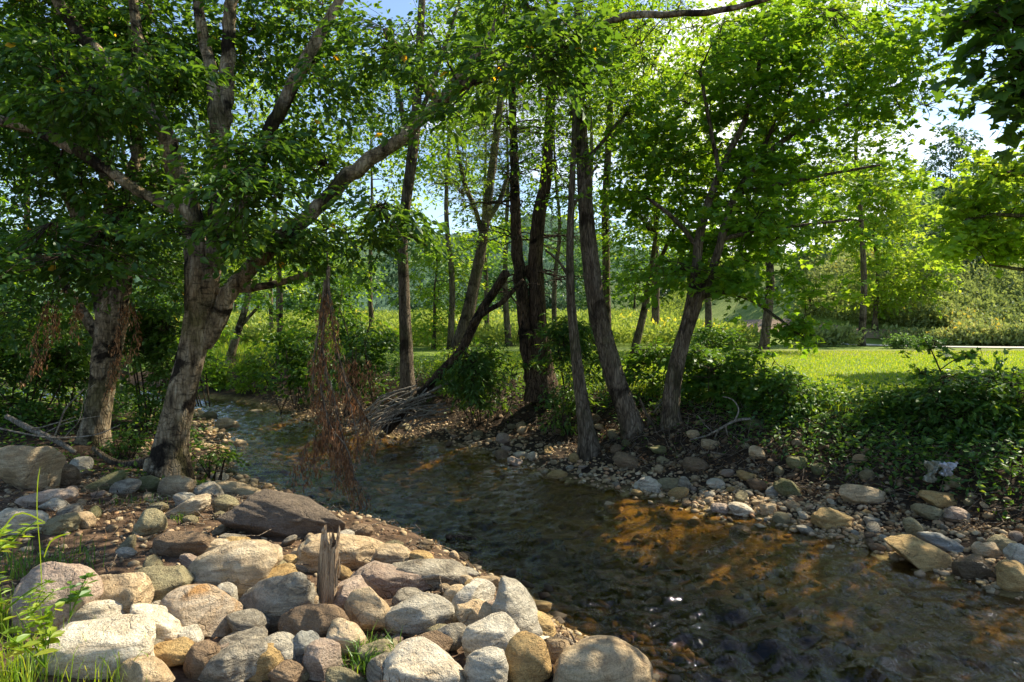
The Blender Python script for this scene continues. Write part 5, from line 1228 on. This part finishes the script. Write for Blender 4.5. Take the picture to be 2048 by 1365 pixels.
meadow('hillside_weeds', x[k], y[k], 'hillgrass', .75, .17)
# near grass and weeds in the lower left corner
def tuft(label, px, py, n, hgt, spread, seed, w=.004, Y=None, mat='grass', lean=.8, name='grass_tuft'):
    global rng
    rng = np.random.default_rng(seed); c = ground_hit(px, py) if Y is None else P(px, py, Y)
    x = c[0]+rng.normal(size=n)*spread; y = c[1]+rng.normal(size=n)*spread; g = Geo()
    blades(g, x, y, hgt*(.35+.75*rng.random(n)), lean, w, np.maximum(height(x, y), c[2]-.06)); tag(g.build(name, M[mat], None, False, True), label, 'grass')
tuft('lush bright grass tuft in the lower left corner of the rock bank', 40, 1362, 200, .24, .13, 1, .003)
tuft('bright grass tuft growing in front of the pale banded slab', 210, 1364, 60, .20, .10, 2, .003)
tuft('grass tuft at the left edge below the mauve boulder', -5, 1270, 110, .24, .09, 3, .003)
tuft('dark grass tuft at the left edge behind the mauve boulder', 60, 1150, 160, .22, .16, 4, .004, mat='leaf_mid')
tuft('small green tuft growing between boulders at the bottom edge', 742, 1335, 240, .13, .06, 5, .004, mat='leaf_mid', lean=1.2)
tuft('thin grass tuft on the dark mottled boulder by the post', 610, 1262, 14, .14, .05, 6, .0016)
tuft('grass sprig beside the pale cream slab in the dirt', 372, 1042, 60, .07, .05, 7, .004, mat='leaf_mid', lean=1.3)
tuft('grass sprig in the dirt below the long mossy slab', 270, 1008, 60, .10, .10, 8, .004, mat='leaf_mid', lean=1.3)
tuft('loose dead grass heap by the broken pinkish slab', 160, 1035, 260, .11, .22, 9, .0022, mat='litter', lean=2.2, name='dry_grass')
tuft('dry straw stuck on the white boulder at the bottom edge', 820, 1352, 200, .09, .045, 10, .0016, Y=ground_hit(855, 1380)[1]-.10, mat='litter', lean=2.0, name='dry_grass')
rng = np.random.default_rng(402)
def stalk(label, spec, Y, name='grass_stalk'):
    g = Geo(); p, r = path3(spec, Y); p, r = smooth_path(p, r, .05)
    d = nrm(np.gradient(p, axis=0)); s = nrm(np.cross(d, np.array([.2, 1, .1])))
    V = np.vstack([p-s*r[:, None], p+s*r[:, None]]); n = len(p); i = np.arange(n-1); g.add(V, None, np.stack([i, i+n, i+n+1, i+1], 1), .35)
    tag(g.build(name, M['grass'], None, False, True), label, 'grass')
stalk('tall single grass stalk rising past the pale granite slab', [(84,1180,3),(80,1100,2.6),(74,1020,2.6),(76,960,3),(80,935,1)], 2.9)
stalk('arching grass blade bending over the bare dirt', [(88,1115,3),(100,1085,4),(120,1072,4),(142,1066,1.5)], 2.9)
stalk('long grass blade bending in front of the pale granite slab', [(-5,1075,3),(30,1030,4),(60,1030,4),(90,1045,2)], 2.6)
def weed(label, px, py, Y, h, n, kind, lsize, seed, nl=7, mat='leaf_mid', name='weed', spread=.10):
    rg = np.random.default_rng(seed); root = empty(name, (0, 0, 0), label, 'plant'); g = Geo(); lf = Geo(); b = P(px, py, Y)
    for q in range(n):
        e = b+np.array([rg.normal()*spread, rg.normal()*spread, h*rg.uniform(.6, 1.1)]); u = np.linspace(0, 1, 8)[:, None]; p = b+(e-b)*u+UP*(.06*h*np.sin(u*3.1)); g.tube(p, np.linspace(.004, .0015, 8), 4)
        m = nl*2; t = rg.uniform(.3, 1, m); pos = b+(e-b)*t[:, None]; a = rg.uniform(0, 6.28, m)
        leaves(lf, rg, pos, np.stack([np.cos(a), np.sin(a), .15+0*a], 1), UP+rg.normal(size=(m, 3))*.3, lsize*(.6+.6*rg.random(m))*(1.15-.5*t), kind)
    g.build('stems', M['grass'], root, True); lf.build('leaves', M[mat], root, False, True)
weed('dark leafy weed in front of the big mauve boulder', 140, 1235, 3.3, .22, 3, 'oval', .075, 1, 5)
weed('yellow-green feathery weed at the left edge in front of the mauve boulder', 5, 1225, 2.5, .17, 5, 'slim', .045, 2, 12, 'grass')
weed('feathery weed stretching towards the leafy weed from the left edge', 55, 1240, 2.7, .13, 4, 'slim', .045, 3, 12, 'grass')
weed('bright broad-leaved weed in front of the pale banded slab', 90, 1335, 2.55, .20, 5, 'oval', .075, 4, 5, 'grass', spread=.14)
weed('pale green weed at the left edge beside the granite slab', -5, 1110, 2.7, .14, 6, 'slim', .07, 5, 10, 'grass')
# house at the top of the weedy slope
root = empty('house', P(2020, 552, 52), 'gray house half hidden by trees at the top of the weedy slope', 'house')
def box(name, c, s, mat, par):
    x, y, z = [q/2 for q in s]; V = np.array([[a, b, d] for a in (-x, x) for b in (-y, y) for d in (-z, z)])+np.array(c)
    return mk(name, V, None, [[0,1,3,2],[4,6,7,5],[0,4,5,1],[2,3,7,6],[0,2,6,4],[1,5,7,3]], mat, par)
box('wall', (0, 0, .7), (6.5, 5, 2.6), simple_mat('gray_siding', (.33, .33, .34), (.27, .27, .28), 3), root)
V = np.array([[-3.7, -2.9, 2.0], [3.7, -2.9, 2.0], [3.7, 2.9, 2.0], [-3.7, 2.9, 2.0], [-3.7, 0, 3.7], [3.7, 0, 3.7]]); mk('roof', V, [[0, 4, 3], [1, 2, 5]], [[0, 1, 5, 4], [2, 3, 4, 5], [0, 3, 2, 1]], simple_mat('dark_shingle', (.12, .12, .13), (.08, .08, .085), 6), root)
box('window', (-1.2, -2.53, .9), (1.3, .08, 1.1), simple_mat('dark_pane', (.05, .06, .07), (.04, .05, .06), 3, .2), root)
